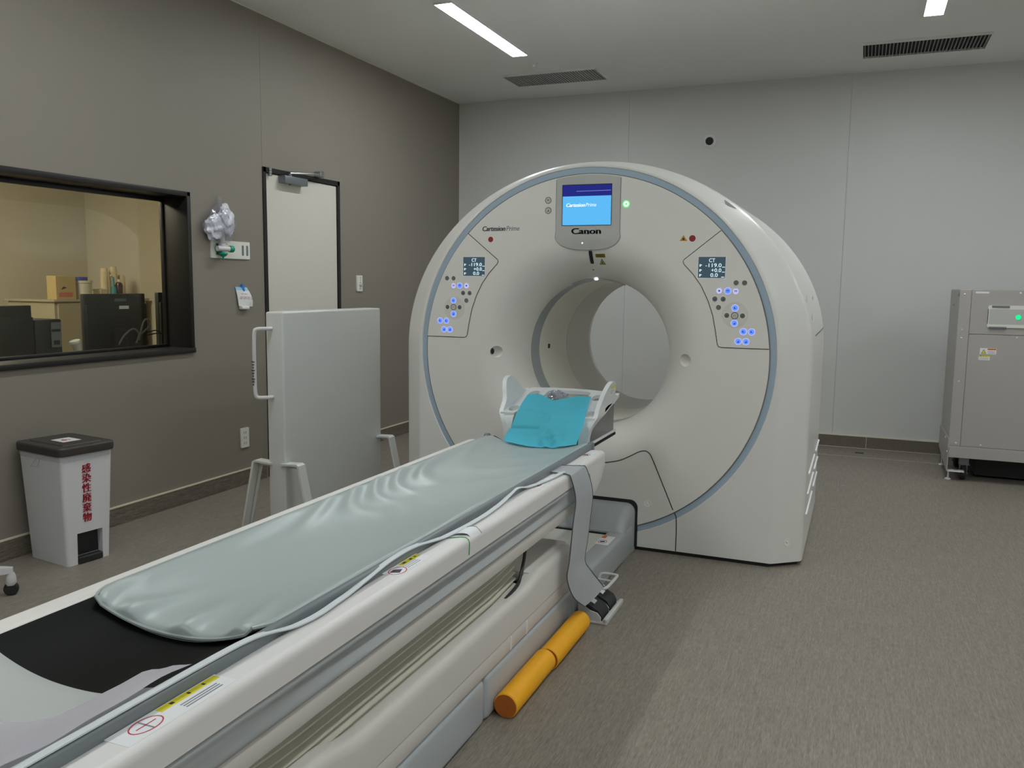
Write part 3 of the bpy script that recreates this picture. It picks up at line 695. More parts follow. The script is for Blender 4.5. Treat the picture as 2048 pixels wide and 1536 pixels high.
# side vents, recess pulls and cover seam on the flank
XS = GX+1.095
for z, y0, y1 in ((0.405, 4.42, 4.96), (0.405, 5.07, 5.45), (0.310, 4.38, 4.92), (0.310, 5.02, 5.40), (0.215, 4.34, 4.86), (0.215, 5.0, 5.40)):
    for sgn in (1, -1):
        b = nb(); box(b, (GX+sgn*1.088, y0, z), (GX+sgn*1.1025, y1, z+0.011), 0.003, 2); obj('slot_edge_glint', b, 'label_white', gan)  # white bars stand in for the highlights along the vent slot edges
def ell(a_, b_, th): return a_*math.cos(th), b_*math.sin(th)
b = nb(); tube(b, [G(1.0895-0.02*max(0, k-9), 0.118, 0.40+0.1*k) for k in range(11)], 0.0016, 6); obj('flank_seam', b, 'seam', gan)
for th, d0 in ((17.5, 0.25), (17.5, 0.82), (12.0, 0.35)):
    b = nb(); u, w = ell(1.097, 0.988, math.radians(th)); bmesh.ops.create_icosphere(b, subdivisions=2, radius=1)
    for v in b.verts: v.co = Vector(G(u+v.co.x*0.003, w+v.co.z*0.03, d0+v.co.y*0.03))
    obj('lift_recess', b, 'btn_rim', gan)
b = nb(); rows = []
for i in range(9):
    th = math.radians(48.2+4.0*i/8); t1 = 0.98; t0 = 0.98-0.26*min(1, 2.2*min(i, 8-i)/8+0.15)
    cp_ = lambda t_: G((0.972+0.106*t_)*math.cos(th)-0.001, (0.962+0.016*t_)*math.sin(th)+0.0005, 0.010+0.086*t_-0.0022)
    rows.append([cp_(t0), cp_(t1)])
loft(b, rows); obj('grip_recess', b, 'btn_dark', gan)

# ================================================================== PATIENT TABLE
TX = GX
tab = thing('patient_table', 'long white and grey scanner patient table docked into the scanner', 'patient table', (TX, 2.0, 0))
TY0, TY1 = 0.12, 3.03
# plinth
b = nb(); box(b, (TX-0.296, TY0+0.25, 0), (TX+0.296, 2.234, 0.152), 0.022, 4); obj('plinth', b, 'plinth', tab)
b = nb(); box(b, (TX-0.296, 2.238, 0), (TX+0.296, 3.085, 0.152), 0.022, 4); obj('plinth', b, 'plinth', tab)
b = nb(); box(b, (TX-0.285, TY0+0.27, 0.15), (TX+0.285, 3.07, 0.160)); obj('plinth_gap', b, 'dark', tab, smooth=0)
for s in (1, -1):
    b = nb(); xa, xb = sorted((TX+s*0.204, TX+s*0.294)); box(b, (xa, 3.10, 0), (xb, 4.05, 0.150), 0.02, 4); obj('side_beam', b, 'house', tab)
b = nb(); box(b, (TX-0.206, 3.09, 0.12), (TX+0.206, 3.95, 0.134)); obj('deck', b, 'deck', tab, smooth=0)
# docking housing
b = nb(); secs = []
for yy, zt in ((3.875, 0.150), (3.885, 0.172), (3.91, 0.200), (3.95, 0.222), (4.00, 0.236), (4.06, 0.243), (4.11, 0.245)):
    secs.append([(TX+u, yy, w+GZ) for u, w in archpts(0.288, zt-GZ, 0.045, -GZ+0.0)])
loft(b, secs); t_ = nb(); t_.faces.new([t_.verts.new(p) for p in secs[0]]); merge(b, t_)
obj('dock_housing', b, 'house', tab, smooth=50)
b = nb(); box(b, (TX-0.203, 3.868, 0.134), (TX+0.203, 3.880, 0.142)); obj('dock_gap', b, 'dark', tab, smooth=0)
# lower cover (right wall with raised ends), built as a shell around the bellows
def cover_z(y):
    def ss(a, c, v): s_ = max(0, min(1, (v-a)/(c-a))); return s_*s_*(3-2*s_)
    return 0.322+0.030*(1-ss(1.38, 1.56, y))+0.020*ss(2.58, 2.70, y)
ys = [TY0+0.3+(3.075-TY0-0.3)*i/90 for i in range(91)]
for s in (1, -1):
    b = nb(); secs = []
    for y in ys:
        z = cover_z(y); e = max(0.0, min(1.0, (3.075-y)/0.05)); sh = 0.03*(1-math.sqrt(max(0, 1-(1-e)**2))) if e < 1 else 0
        x1 = 0.300-sh; secs.append([(TX+s*xx, y, zz) for xx, zz in ((x1, 0.214), (x1, z-0.03-sh), (x1-0.003, z-0.014-sh), (x1-0.012, z-0.004-sh), (x1-0.024, z-sh), (x1-0.05, z-0.002-sh), (x1-0.052, 0.214))])
    loft(b, secs, closed=True, caps=True); obj('lower_cover', b, 'strip', tab, smooth=40)
    b = nb(); xa, xb = sorted((TX+s*0.25, TX+s*0.2985)); box(b, (xa, TY0+0.3, 0.157), (xb, 3.072, 0.211), 0.006, 2); obj('lower_trim', b, 'strip', tab)
b = nb(); box(b, (TX-0.27, 2.66, 0.30), (TX+0.27, 3.065, 0.342), 0.008, 2); box(b, (TX-0.26, 3.04, 0.15), (TX+0.26, 3.065, 0.32)); obj('cover_end', b, 'strip', tab)
for y in (2.42, 2.56):
    b = nb(); box(b, (TX+0.295, y, 0.160), (TX+0.3015, y+0.012, 0.208), 0.002, 1); obj('cover_clip', b, 'label_white', tab)
# bellows: stacked folds
nf = 13
for k in range(nf):
    z0 = 0.20+k*0.021; out = 0.262-0.0022*max(0, k-5)**1.2
    b = nb(); secs = []
    for i in range(25):
        y = 1.12+(2.60-1.12)*i/24; sw = min(1, 6*min(i, 24-i)/24+0.1); hw = out*(0.93+0.07*sw)
        secs.append([(TX-hw, y, z0+0.004), (TX-hw+0.03, y, z0+0.021), (TX+hw-0.03, y, z0+0.021), (TX+hw, y, z0+0.0125), (TX+hw, y, z0+0.0085), (TX+hw-0.03, y, z0)])
    loft(b, secs, closed=True, caps=True); obj('bellows_fold', b, 'bellows', tab, smooth=0)
b = nb(); tube(b, smoothpath([(TX+0.255, 2.66, 0.445), (TX+0.258, 2.64, 0.40), (TX+0.262, 2.60, 0.355), (TX+0.266, 2.56, 0.33), (TX+0.268, 2.45, 0.318)], 5), 0.006, 8); obj('cable', b, 'cable', tab)
# upper frame, side panels and rails
b = nb(); box(b, (TX-0.307, TY0, 0.462), (TX+0.307, 3.05, 0.512), 0.005, 2); obj('frame_strip', b, 'strip', tab)
b = nb(); box(b, (TX-0.28, TY0, 0.505), (TX+0.28, 3.35, 0.590)); obj('light_block', b, 'dark', tab, smooth=0)  # unseen dark block added inside the frame to stop light
def gr(y):
    def ss(a, c, v): s_ = max(0, min(1, (v-a)/(c-a))); return s_*s_*(3-2*s_)
    return ss(1.05, 1.7, y)*(1-ss(2.55, 2.95, y))
for s in (1, -1):
    b = nb(); secs = []
    for i in range(61):
        y = TY0+(3.03-TY0)*i/60; g = gr(y)
        secs.append([(TX+s*xx, y, zz) for xx, zz in ((0.28, 0.583), (0.312, 0.583), (0.318, 0.578), (0.319, 0.571), (0.316, 0.564), (0.316-0.016*g, 0.557), (0.315-0.017*g, 0.548), (0.314-0.012*g, 0.538), (0.314-0.003*g, 0.529), (0.3145+0.001*g, 0.522), (0.313, 0.514), (0.305, 0.508), (0.28, 0.508))])
    loft(b, secs, closed=True, caps=True); obj('side_panel', b, 'panel_grey', tab, smooth=45)
    b = nb(); secs = []
    for y in (TY0, 3.395, 3.405, 3.41):
        k = 1 if y < 3.4 else (0.99 if y < 3.408 else 0.96)
        secs.append([(TX+s*xx*(1 if xx < 0.3 else k), y, 0.60+(zz-0.60)*k) for xx, zz in ((0.238, 0.588), (0.238, 0.634), (0.240, 0.6365), (0.262, 0.6450), (0.265, 0.6458), (0.268, 0.646), (0.307, 0.646), (0.310, 0.646), (0.3150, 0.6450), (0.3195, 0.6425), (0.3228, 0.6385), (0.3245, 0.6340), (0.325, 0.629), (0.325, 0.626), (0.3235, 0.592), (0.3235, 0.588))])
    loft(b, secs, closed=True, caps=True); obj('rail', b, 'rail', tab, smooth=26)
b = nb(); secs = []
for y, zb in ((3.042, 0.462), (3.20, 0.462), (3.30, 0.478), (3.36, 0.505), (3.395, 0.54), (3.408, 0.58)):
    secs.append([(TX+xx, y, zz) for xx, zz in ((-0.322, 0.592), (0.322, 0.592), (0.321, zb+0.03), (0.312, zb+0.008), (0.295, zb), (-0.295, zb), (-0.312, zb+0.008), (-0.321, zb+0.03))])
loft(b, secs, closed=True, caps=True); obj('end_cover', b, 'rail', tab, smooth=45)
b = nb(); lathe(b, [(0, 0), (0.024, 0), (0.022, 0.006), (0, 0.008)], lambda y, z, h: (TX+0.320+h, 3.17+y*0.7, 0.575+z), 24); obj('end_knob', b, 'panel_grey', tab)
# carbon cradle
def sag(u): return 0.052*(1-(min(1, abs(u)/0.235))**2.2)
b = nb(); secs = []
us = [-0.236+0.472*i/32 for i in range(33)]
for y in (TY0, 1.0, 2.0, 3.0, 3.50):
    secs.append([(TX+u, y, 0.652-sag(u)) for u in us]+[(TX+u, y, 0.640-sag(u)) for u in reversed(us)])
loft(b, secs, closed=True, caps=True); obj('cradle', b, 'carbon', tab, smooth=40)
b = nb(); box(b, (TX-0.197, 3.40, 0.606), (TX+0.197, 4.02, 0.6205), 0.003, 1); obj('cradle_tongue', b, 'carbon', tab)  # black colour puts the dark under the tray holes into the tongue
for s in (1, -1):
    b = nb(); xa, xb = sorted((TX+s*0.236, TX+s*0.256)); box(b, (xa, TY0, 0.625), (xb, 3.43, 0.667 if s > 0 else 0.654), 0.005, 3); obj('edge_profile', b, 'edge_grey' if s > 0 else 'rail', tab)
    b = nb(); box(b, (xa-0.002, 3.425, 0.630), (xb+0.004, 3.455, 0.672), 0.008, 3); obj('edge_cap', b, 'edge_grey', tab)
# table stickers
def sticker(name, parts, parent=tab):
    b = nb(); mats = []
    for pts, m, lev in parts:
        if m not in mats: mats.append(m)
        plate(b, pts, lambda a, c, t_: (a, c, 0.6462+0.0003*lev+t_), 0.0003, mi=mats.index(m))
    return obj(name, b, mats, parent, smooth=0)
def tilt(pts): return pts
q = lambda x0, y0, x1, y1: [(x0, y0), (x1, y0), (x1, y1), (x0, y1)]
ringp = []
def ringparts(cx, cy, rx, ry, m, lev, t_=0.0025):
    o = []
    n = 20
    for i in range(n):
        a0, a1 = 2*PI*i/n, 2*PI*(i+1)/n
        o.append(([(cx+rx*math.cos(a0), cy+ry*math.sin(a0)), (cx+rx*math.cos(a1), cy+ry*math.sin(a1)), (cx+(rx-t_)*math.cos(a1), cy+(ry-t_)*math.sin(a1)), (cx+(rx-t_)*math.cos(a0), cy+(ry-t_)*math.sin(a0))], m, lev))
    return o
x0 = TX+0.262
lines = [(q(TX+0.284+0.0065*i, 1.015, TX+0.287+0.0065*i, 1.10), 'print_grey', 1) for i in range(3)]
sticker('warning_sticker', [(q(x0-0.004, 0.885, x0+0.048, 1.125), 'label_white', 0), (q(x0-0.002, 0.985, x0+0.013, 1.12), 'yellow', 1), (q(x0+0.002, 1.01, x0+0.009, 1.018), 'print_dark', 2), (q(x0+0.002, 1.05, x0+0.009, 1.055), 'print_dark', 2), (q(x0+0.002, 1.085, x0+0.009, 1.09), 'print_dark', 2),
        (q(TX+0.281, 0.925, TX+0.283, 0.965), 'print_red', 2), (q(TX+0.265, 0.943, TX+0.300, 0.946), 'print_grey', 2)]+lines+ringparts(TX+0.282, 0.945, 0.020, 0.032, 'print_red', 1))
lines = [(q(TX+0.277+0.007*i, 1.765, TX+0.279+0.007*i, 1.83), 'print_grey', 1) for i in range(3)]
sticker('warning_sticker', [(q(TX+0.256, 1.70, TX+0.302, 1.87), 'label_white', 0), (q(TX+0.258, 1.775, TX+0.273, 1.865), 'yellow', 1), (q(TX+0.262, 1.785, TX+0.269, 1.80), 'print_dark', 2), (q(TX+0.262, 1.82, TX+0.269, 1.83), 'print_dark', 2), (q(TX+0.262, 1.845, TX+0.269, 1.85), 'print_dark', 2),
        ([(TX+0.27, 1.715), (TX+0.292, 1.725), (TX+0.285, 1.75), (TX+0.268, 1.735)], 'print_dark', 2)]+lines+ringparts(TX+0.280, 1.735, 0.021, 0.030, 'print_red', 1))
for yy in (2.66, 3.24):
    sticker('warning_sticker', [(q(TX+0.262, yy, TX+0.300, yy+0.13), 'label_white', 0), ([(TX+0.268, yy+0.03), (TX+0.285, yy+0.04), (TX+0.28, yy+0.06), (TX+0.266, yy+0.05)], 'print_dark', 2)]+ringparts(TX+0.276, yy+0.045, 0.014, 0.03, 'print_red', 1))
# curled tape and green line over the rail edge
b = nb(); rows = []
for i in range(9):
    s_ = i/8; rows.append([(TX+0.272+0.052*s_, 2.055+0.10*s_*0.15, 0.6485+0.005*math.sin(s_*PI)-0.030*max(0, s_-0.75)**1.2*2), (TX+0.272+0.052*s_, 2.115+0.02*s_, 0.6485+0.008*math.sin(s_*PI)-0.030*max(0, s_-0.75)**1.2*2)])
loft(b, rows, mi=0)
tube(b, [(TX+0.270, 2.02, 0.6472), (TX+0.300, 2.045, 0.6475), (TX+0.314, 2.05, 0.6466), (TX+0.3225, 2.05, 0.6412), (TX+0.3258, 2.05, 0.632), (TX+0.3258, 2.05, 0.615), (TX+0.3250, 2.05, 0.598)], 0.0012, 6, mi=1)
tube(b, [rows[0][0], rows[0][1]], 0.0012, 5, mi=2); tube(b, [r[1] for r in rows], 0.0010, 5, mi=2)
obj('tape_flag', b, ['label_white', 'print_green', 'print_dark'], tab)
# beam sticker
b = nb(); fb = lambda a, c, t_: (TX+a, c, 0.1503+t_)
plate(b, q(0.208, 3.66, 0.272, 3.80), fb, 0.0004, mi=0); plate(b, q(0.210, 3.76, 0.232, 3.798), fb, 0.0008, mi=1); plate(b, [(0.225, 3.69), (0.245, 3.70), (0.242, 3.72), (0.222, 3.71)], fb, 0.0009, mi=3)
for pts, m, lev in ringparts(0.234, 3.705, 0.020, 0.03, 'print_red', 1, 0.003): plate(b, pts, fb, 0.0008, mi=2)
obj('warning_sticker', b, ['label_white', 'print_orange', 'print_red', 'print_dark'], tab, smooth=0)

# ------------------------------------------------------------------ mattress on the cradle
b = nb(); NY, NU = 260, 60; Y0, Y1 = 1.285, 3.455
def mat_top(u, y):
    uu = max(-1, min(1, u/0.238)); s_ = (y-Y0)/(Y1-Y0)
    e = min(1, (1-abs(uu))/0.10); ed = min(1, (y-Y0)/0.05, (Y1-y)/0.05)
    e = math.sqrt(max(0, 1-(1-e)**2)); ed = math.sqrt(max(0, 1-(1-max(0, ed))**2))
    z = 0.652-sag(u)*0.80+0.020*(0.25+0.75*e*ed)
    w = (abs(math.sin(y*14+u*22+1.6*math.sin(y*5.3)+0.8*math.sin(u*31)))**3)*0.013*math.exp(-((uu+0.72)/0.42)**2)*(0.55+0.45*math.sin(y*3.1))
    w += (abs(math.sin(y*10.5-u*9+math.sin(y*4)))**4)*0.006*math.exp(-((uu-0.2)/0.7)**2)*max(0, min(1, (y-2.2)/0.6))
    w += 0.014*math.exp(-((y-Y0-0.02)/0.11)**2)*(abs(math.sin(u*19+(y-Y0)*3*u*20+1.1))**5-0.3)*(1 if abs(uu) < 0.85 else 0.3)
    w += 0.0012*math.sin(y*11-u*22)
    return z+w*e
rows = []
us2 = [-1+2*i/NU for i in range(NU+1)]
for j in range(NY+1):
    s_ = j/NY; y = Y0+(Y1-Y0)*(0.5-0.5*math.cos(PI*s_))*0.35+(Y1-Y0)*s_*0.65
    k = 1-0.115*max(0, 1-(y-Y0)/0.07)**2-0.03*max(0, 1-(Y1-y)/0.05)**2
    top = [(TX+0.240*u*k, y, mat_top(0.238*u, y)) for u in us2]
    bot = [(TX+0.236*u*k, y, 0.6535-sag(0.236*u)*1.0+0.001) for u in reversed(us2)]
    rows.append(top+bot)
loft(b, rows, closed=True, caps=True)
mt = tag(obj('mattress', b, 'cushion', smooth=60), 'long grey vinyl mattress lying on the patient table', 'mattress')
kf = lambda y: 1-0.115*max(0, 1-(y-Y0)/0.07)**2-0.03*max(0, 1-(Y1-y)/0.05)**2
yy_ = [Y0, Y0+0.012, Y0+0.028, Y0+0.05, Y0+0.08, 1.6, 2.2, 2.8, 3.3, 3.42]
pp = [(TX-0.240*kf(y), y, 0.6625) for y in reversed(yy_)]+[(TX+0.236*0.885*u, Y0-0.001, 0.6575-sag(0.236*u*0.885)+0.006) for u in us2[2:-2:2]]+[(TX+0.240*kf(y), y, 0.6625) for y in yy_]
b = nb(); tube(b, pp, 0.0042, 6); obj('piping', b, 'cushion', mt)
# pale strap lying in waves along the table edge
b = nb(); wp = [(-1.049, 0.60), (-1.048, 0.886), (-1.047, 1.021), (-1.044, 1.198), (-1.036, 1.290), (-1.020, 1.402), (-1.026, 1.51), (-1.034, 1.629), (-1.040, 1.75), (-1.039, 1.88), (-1.022, 2.064), (-1.016, 2.18), (-1.018, 2.305), (-1.034, 2.50), (-1.036, 2.592), (-1.014, 2.70), (-1.000, 2.80), (-0.992, 2.92)]
pth = smoothpath([(x, y, 0) for x, y in wp], 6)
rows = []
for p in pth:
    over = max(0, min(1, (p.x+1.046)/0.02)); zc = 0.6695-0.0185*over*over*(3-2*over)
    zc = max(zc, 0.6475)
    rows.append([(p.x-0.007, p.y, zc+0.001), (p.x+0.007, p.y, zc), (p.x+0.007, p.y, zc+0.003), (p.x-0.007, p.y, zc+0.004)])
loft(b, rows, closed=True, caps=True)
tag(obj('edge_strap', b, 'strap_w'), 'narrow pale strap lying in waves along the table edge beside the mattress', 'strap')
# grey strap hanging over the rail
SL = [(2.985, 0), (2.93, 0.628), (2.935, 0.548), (2.909, 0.458), (2.876, 0.333), (2.875, 0.257), (2.928, 0.170), (3.006, 0.109)]
SR = [(3.105, 0), (3.134, 0.590), (3.145, 0.528), (3.119, 0.422), (3.092, 0.348), (3.045, 0.281), (3.081, 0.229), (3.227, 0.125)]
L3 = [(-1.040, 2.90, 0.6515), (-1.00, 2.90, 0.6505), (-0.972, 2.905, 0.648), (-0.960, 2.912, 0.632)]+[(-0.948, y, z) for y, z in SL[2:5]]+[(-0.955, 2.875, 0.257), (-0.945, 2.928, 0.170), (-0.925, 3.006, 0.109)]
R3 = [(-1.040, 3.03, 0.6515), (-1.00, 3.045, 0.6505), (-0.972, 3.07, 0.648), (-0.960, 3.10, 0.632)]+[(-0.946, y, z) for y, z in SR[2:5]]+[(-0.940, 3.045, 0.281), (-0.925, 3.081, 0.229), (-0.905, 3.20, 0.125)]
Ls, Rs = smoothpath(L3, 6), smoothpath(R3, 6)
b = nb(); rows = []
for i, (a, c) in enumerate(zip(Ls, Rs)):
    n = 6; row = []
    for k in range(n+1):
        s_ = k/n; p = a.lerp(c, s_); p.x += 0.006*math.sin(PI*s_)*(i/len(Ls)); row.append(p)
    rows.append(row)
t_ = nb(); vv = [[t_.verts.new(p) for p in r] for r in rows]
for a, c in zip(vv, vv[1:]):
    for k in range(6): t_.faces.new((a[k], a[k+1], c[k+1], c[k]))
bmesh.ops.solidify(t_, geom=list(t_.faces), thickness=0.003); bmesh.ops.recalc_face_normals(t_, faces=t_.faces); merge(b, t_)
st = tag(obj('body_strap', b, 'strap'), 'wide grey fabric strap hanging down from the table rail by the scanner', 'strap')
b = nb(); tube(b, Ls, 0.0024, 5); tube(b, Rs, 0.0024, 5); obj('strap_edging', b, 'strap_edge', st)
# foot pad and white sheet at the near end
b = nb(); rows = []
for j in range(25):
    y = TY0+0.02+(1.045-TY0-0.02)*j/24
    ed = min(1, (1.045-y)/0.03); ed = math.sqrt(max(0, 1-(1-ed)**2))
    top = [(TX+0.232*u, y, 0.654-sag(0.232*u)+0.003+0.018*ed*min(1, (1-abs(u))/0.06+0.2)) for u in us2]
    bot = [(TX+0.232*u, y, 0.6535-sag(0.232*u)) for u in reversed(us2)]
    rows.append(top+bot)
loft(b, rows, closed=True, caps=True)
fp = tag(obj('foot_pad', b, 'pad', smooth=60), 'pale grey pad under the white sheet at the bare end of the table', 'pad')
b = nb(); t_ = nb(); vv = []
NS = 40
for j in range(NS+1):
    row = []
    for i in range(NS+1):
        u = -0.228+0.4655*i/NS
        ytop = 0.90-0.05*math.sin((u+0.23)*9)+0.150*(1/(1+math.exp(-(u-0.138)/0.006)))
        y = TY0+0.03+(ytop-TY0-0.03)*j/NS
        z = 0.6840-sag(min(0.232, abs(u)))-0.002*max(0, (abs(u)-0.20)/0.03)+0.0025*math.sin(y*23+u*17)+0.002*math.sin(y*41-u*39)+0.004*math.exp(-((u-0.17)/0.03)**2)+0.0018*math.sin(u*130)*max(0, min(1, (u-0.13)/0.02))
        row.append(t_.verts.new((TX+u, y, z)))
    vv.append(row)
for a, c in zip(vv, vv[1:]):
    for i in range(NS): t_.faces.new((a[i], a[i+1], c[i+1], c[i]))
bmesh.ops.solidify(t_, geom=list(t_.faces), thickness=0.004); bmesh.ops.recalc_face_normals(t_, faces=t_.faces); merge(b, t_)
tag(obj('bed_sheet', b, 'sheet', smooth=60), 'rumpled white sheet spread over the pad on the table end', 'sheet')

# ------------------------------------------------------------------ head holder
hh = thing('head_holder', 'white plastic head and arm holder with round openings at the scanner end of the table', 'head holder', (TX, 3.78, 0.622))
def hz(y, u=0): return 0.757+0.2125*(y-3.55)
def slabs(loopx, fn, th):
    pass
out = [(0.226, 3.548), (0.234, 3.60), (0.238, 3.68), (0.238, 3.80), (0.228, 3.86), (0.205, 3.905)]
oo = out+[(0.15, 3.915), (0.10, 3.922), (0.0, 3.926), (-0.10, 3.922), (-0.15, 3.915)]+[(-u, y) for u, y in reversed(out)]+[(-0.160, 3.548), (-0.150, 3.585), (-0.13, 3.60), (0.13, 3.60), (0.150, 3.585), (0.160, 3.548)]
holes = [rrect(-0.108, 3.66, 0.108, 3.893, 0.03, 4), circ(-0.164, 3.822, 0.026, 20, 0.042), circ(0.158, 3.815, 0.026, 20, 0.042), circ(-0.183, 3.608, 0.024, 20, 0.036), circ(0.190, 3.600, 0.024, 20, 0.036)]
b = nb(); plate(b, oo, lambda u, y, t_: (TX+u, y, hz(y)-0.016+t_), 0.016, holes=holes)
obj('tray', b, 'holder', hh, smooth=40)
# each side: one arm running from the foot up to a rounded fin
arm = smoothpath([(3.528, 0.6225, 0), (3.530, 0.68, 0), (3.540, 0.735, 0), (3.572, 0.775, 0), (3.605, 0.815, 0), (3.632, 0.868, 0), (3.668, 0.900, 0), (3.720, 0.908, 0), (3.765, 0.895, 0), (3.795, 0.862, 0), (3.828, 0.833, 0), (3.880, 0.822, 0), (3.905, 0.830, 0)], 4)
ret = smoothpath([(3.905, 0.812, 0), (3.85, 0.796, 0), (3.75, 0.776, 0), (3.67, 0.755, 0), (3.61, 0.715, 0), (3.580, 0.670, 0), (3.575, 0.6225, 0)], 4)
prof_ = [(p.x, p.y) for p in arm+ret]
for s in (1, -1):
    b = nb()
    def fa(y, z, t_):
        lean = 0.026*max(0, (z-0.80)/0.10)**1.2+0.012*max(0, min(1, (z-0.66)/0.10))
        return (TX+s*(0.200+lean+0.026*max(0, min(1, (z-0.70)/0.06))-t_), y, z)
    plate(b, prof_, fa, 0.020); obj('side_arm', b, 'holder', hh, smooth=40)
    b = nb(); secs = []
    for zz, uo, ui, y in ((0.6225, 0.200, 0.160, 3.524), (0.66, 0.202, 0.162, 3.527), (0.70, 0.210, 0.163, 3.534), (0.735, 0.226, 0.160, 3.545), (0.757, 0.236, 0.158, 3.560)):
        secs.append([(TX+s*uo, y, zz), (TX+s*ui, y-0.004, zz), (TX+s*ui, y+0.018, zz), (TX+s*uo, y+0.024, zz)])
    loft(b, secs, closed=True, caps=True); obj('front_leg', b, 'holder', hh, smooth=60)
    b = nb(); plate(b, [(3.60, 0.634), (4.00, 0.634), (4.00, 0.792), (3.93, 0.806), (3.72, 0.77)], lambda y, z, t_: (TX+s*0.186+t_, y, z), 0.004); obj('side_plate', b, 'acryl', hh, smooth=0)
    b = nb(); xa, xb = sorted((TX+s*0.180, TX+s*0.197)); box(b, (xa, 3.53, 0.6222), (xb, 4.022, 0.634), 0.002, 1); obj('base_strip', b, 'label_white', hh)
b = nb()
def wl_(a, c, t_):
    z = 0.862+c; return (TX+0.238+0.026*max(0, (z-0.80)/0.10)**1.2+0.0004+t_, 3.738+a, z)
plate(b, q(-0.028, 0.012, 0.022, 0.028), wl_, 0.0008, mi=0); plate(b, q(-0.030, -0.020, 0.018, 0.010), wl_, 0.0006, mi=1)
for i in range(3): plate(b, q(-0.024, 0.002-0.007*i, 0.012, 0.004-0.007*i), wl_, 0.001, mi=2)
obj('wing_label', b, ['yellow', 'label_white', 'print_grey'], hh, smooth=0)
# crumpled clear wrap inside the holder
b = nb(); bmesh.ops.create_icosphere(b, subdivisions=4, radius=1)
for v in b.verts:
    n = 1+0.16*math.sin(v.co.x*9+v.co.y*5)+0.12*math.sin(v.co.z*13-v.co.x*7)+0.08*math.sin(v.co.y*21+v.co.z*17)
    v.co = Vector((TX-0.052+v.co.x*0.048*n, 3.855+v.co.y*0.032*n, 0.790+v.co.z*0.038*n))
tag(obj('plastic_wrap', b, 'wrap', smooth=20), 'crumpled clear plastic wrap stuffed in the head holder', 'plastic wrap')
# cyan paper sheet
b = nb(); t_ = nb(); vv = []
NP = 44
PL = [(-1.436, 3.388, 0.652), (-1.438, 3.44, 0.674), (-1.436, 3.49, 0.714), (-1.438, 3.545, 0.757), (-1.450, 3.632, 0.777), (-1.474, 3.786, 0.810)]
PR = [(-1.096, 3.392, 0.661), (-1.102, 3.45, 0.684), (-1.104, 3.50, 0.722), (-1.110, 3.552, 0.760), (-1.132, 3.660, 0.784), (-1.160, 3.802, 0.814)]
Lp, Rp = smoothpath(PL, 9), smoothpath(PR, 9)
for j, (a, c) in enumerate(zip(Lp, Rp)):
    v_ = j/(len(Lp)-1); row = []
    for i in range(NP+1):
        s_ = i/NP; p = a.lerp(c, s_)
        notch = max(0, 1-abs(s_-0.50)/0.30)
        p.y -= 0.085*notch*max(0, (v_-0.45)/0.55)**1.3
        p.z -= 0.018*notch*max(0, (v_-0.45)/0.55)**1.3
        p.z -= 0.026*math.sin(PI*s_)*math.exp(-((v_-0.02)/0.18)**2)
        cr = 0.007*math.exp(-((v_-0.62-0.10*abs(s_-0.5)*2)/0.018)**2)
        cr += 0.008*math.exp(-((s_-0.50-0.25*(v_-0.5)*0.4)/0.010)**2)*(v_ < 0.66)*(v_ > 0.25)
        cr += 0.010*math.exp(-((v_-0.33)/0.020)**2)*(1 if s_ < 0.42 else 0)
        bl = math.exp(-((s_-0.60)/0.16)**2-((v_-0.13)/0.12)**2)
        bump = 0.012*bl*math.sin(s_*34+v_*19)+0.006*bl*math.sin(v_*61-s_*20)
        ed = 0.006*math.sin(v_*9)*(abs(s_-0.5)*2)**4
        nrm = Vector((0, -0.62, 0.78))
        row.append(t_.verts.new(p+nrm*(0.006+bump-cr+ed+0.006*math.sin(PI*s_))))
    vv.append(row)
for a, c in zip(vv, vv[1:]):
    for i in range(NP): t_.faces.new((a[i], a[i+1], c[i+1], c[i]))
bmesh.ops.solidify(t_, geom=list(t_.faces), thickness=0.0012); bmesh.ops.recalc_face_normals(t_, faces=t_.faces); merge(b, t_)
tag(obj('paper_sheet', b, 'cyan', smooth=50), 'creased bright cyan paper sheet draped over the head holder', 'paper sheet')

# ================================================================== FLOOR ITEMS BY THE TABLE
def roll(y0, y1, x, r, lab, tilt=0.0):
    t = thing('foam_roll', lab, 'foam roll', (x, (y0+y1)/2, 0), tilt, 'yellow foam rolls on the floor')
    L = (y1-y0)/2
    b = nb(); f = lambda a, c, h: (a, h, r+c)
    lathe(b, [(r-0.003, -L), (r, -L+0.003), (r, L-0.003), (r-0.003, L)], f, 40); obj('covering', b, 'foam', t, local=True)
    for e_ in (-L, L):
        b = nb(); lathe(b, [(0, e_), (r-0.003, e_)], f, 40); obj('foam_end', b, 'foam_end', t, local=True)
roll(2.29, 2.648, -0.955, 0.040, 'yellow foam roll beside the table plinth, the one farther from the scanner')
roll(2.654, 3.03, -0.948, 0.040, 'yellow foam roll beside the table plinth, the one nearer the foot switch')
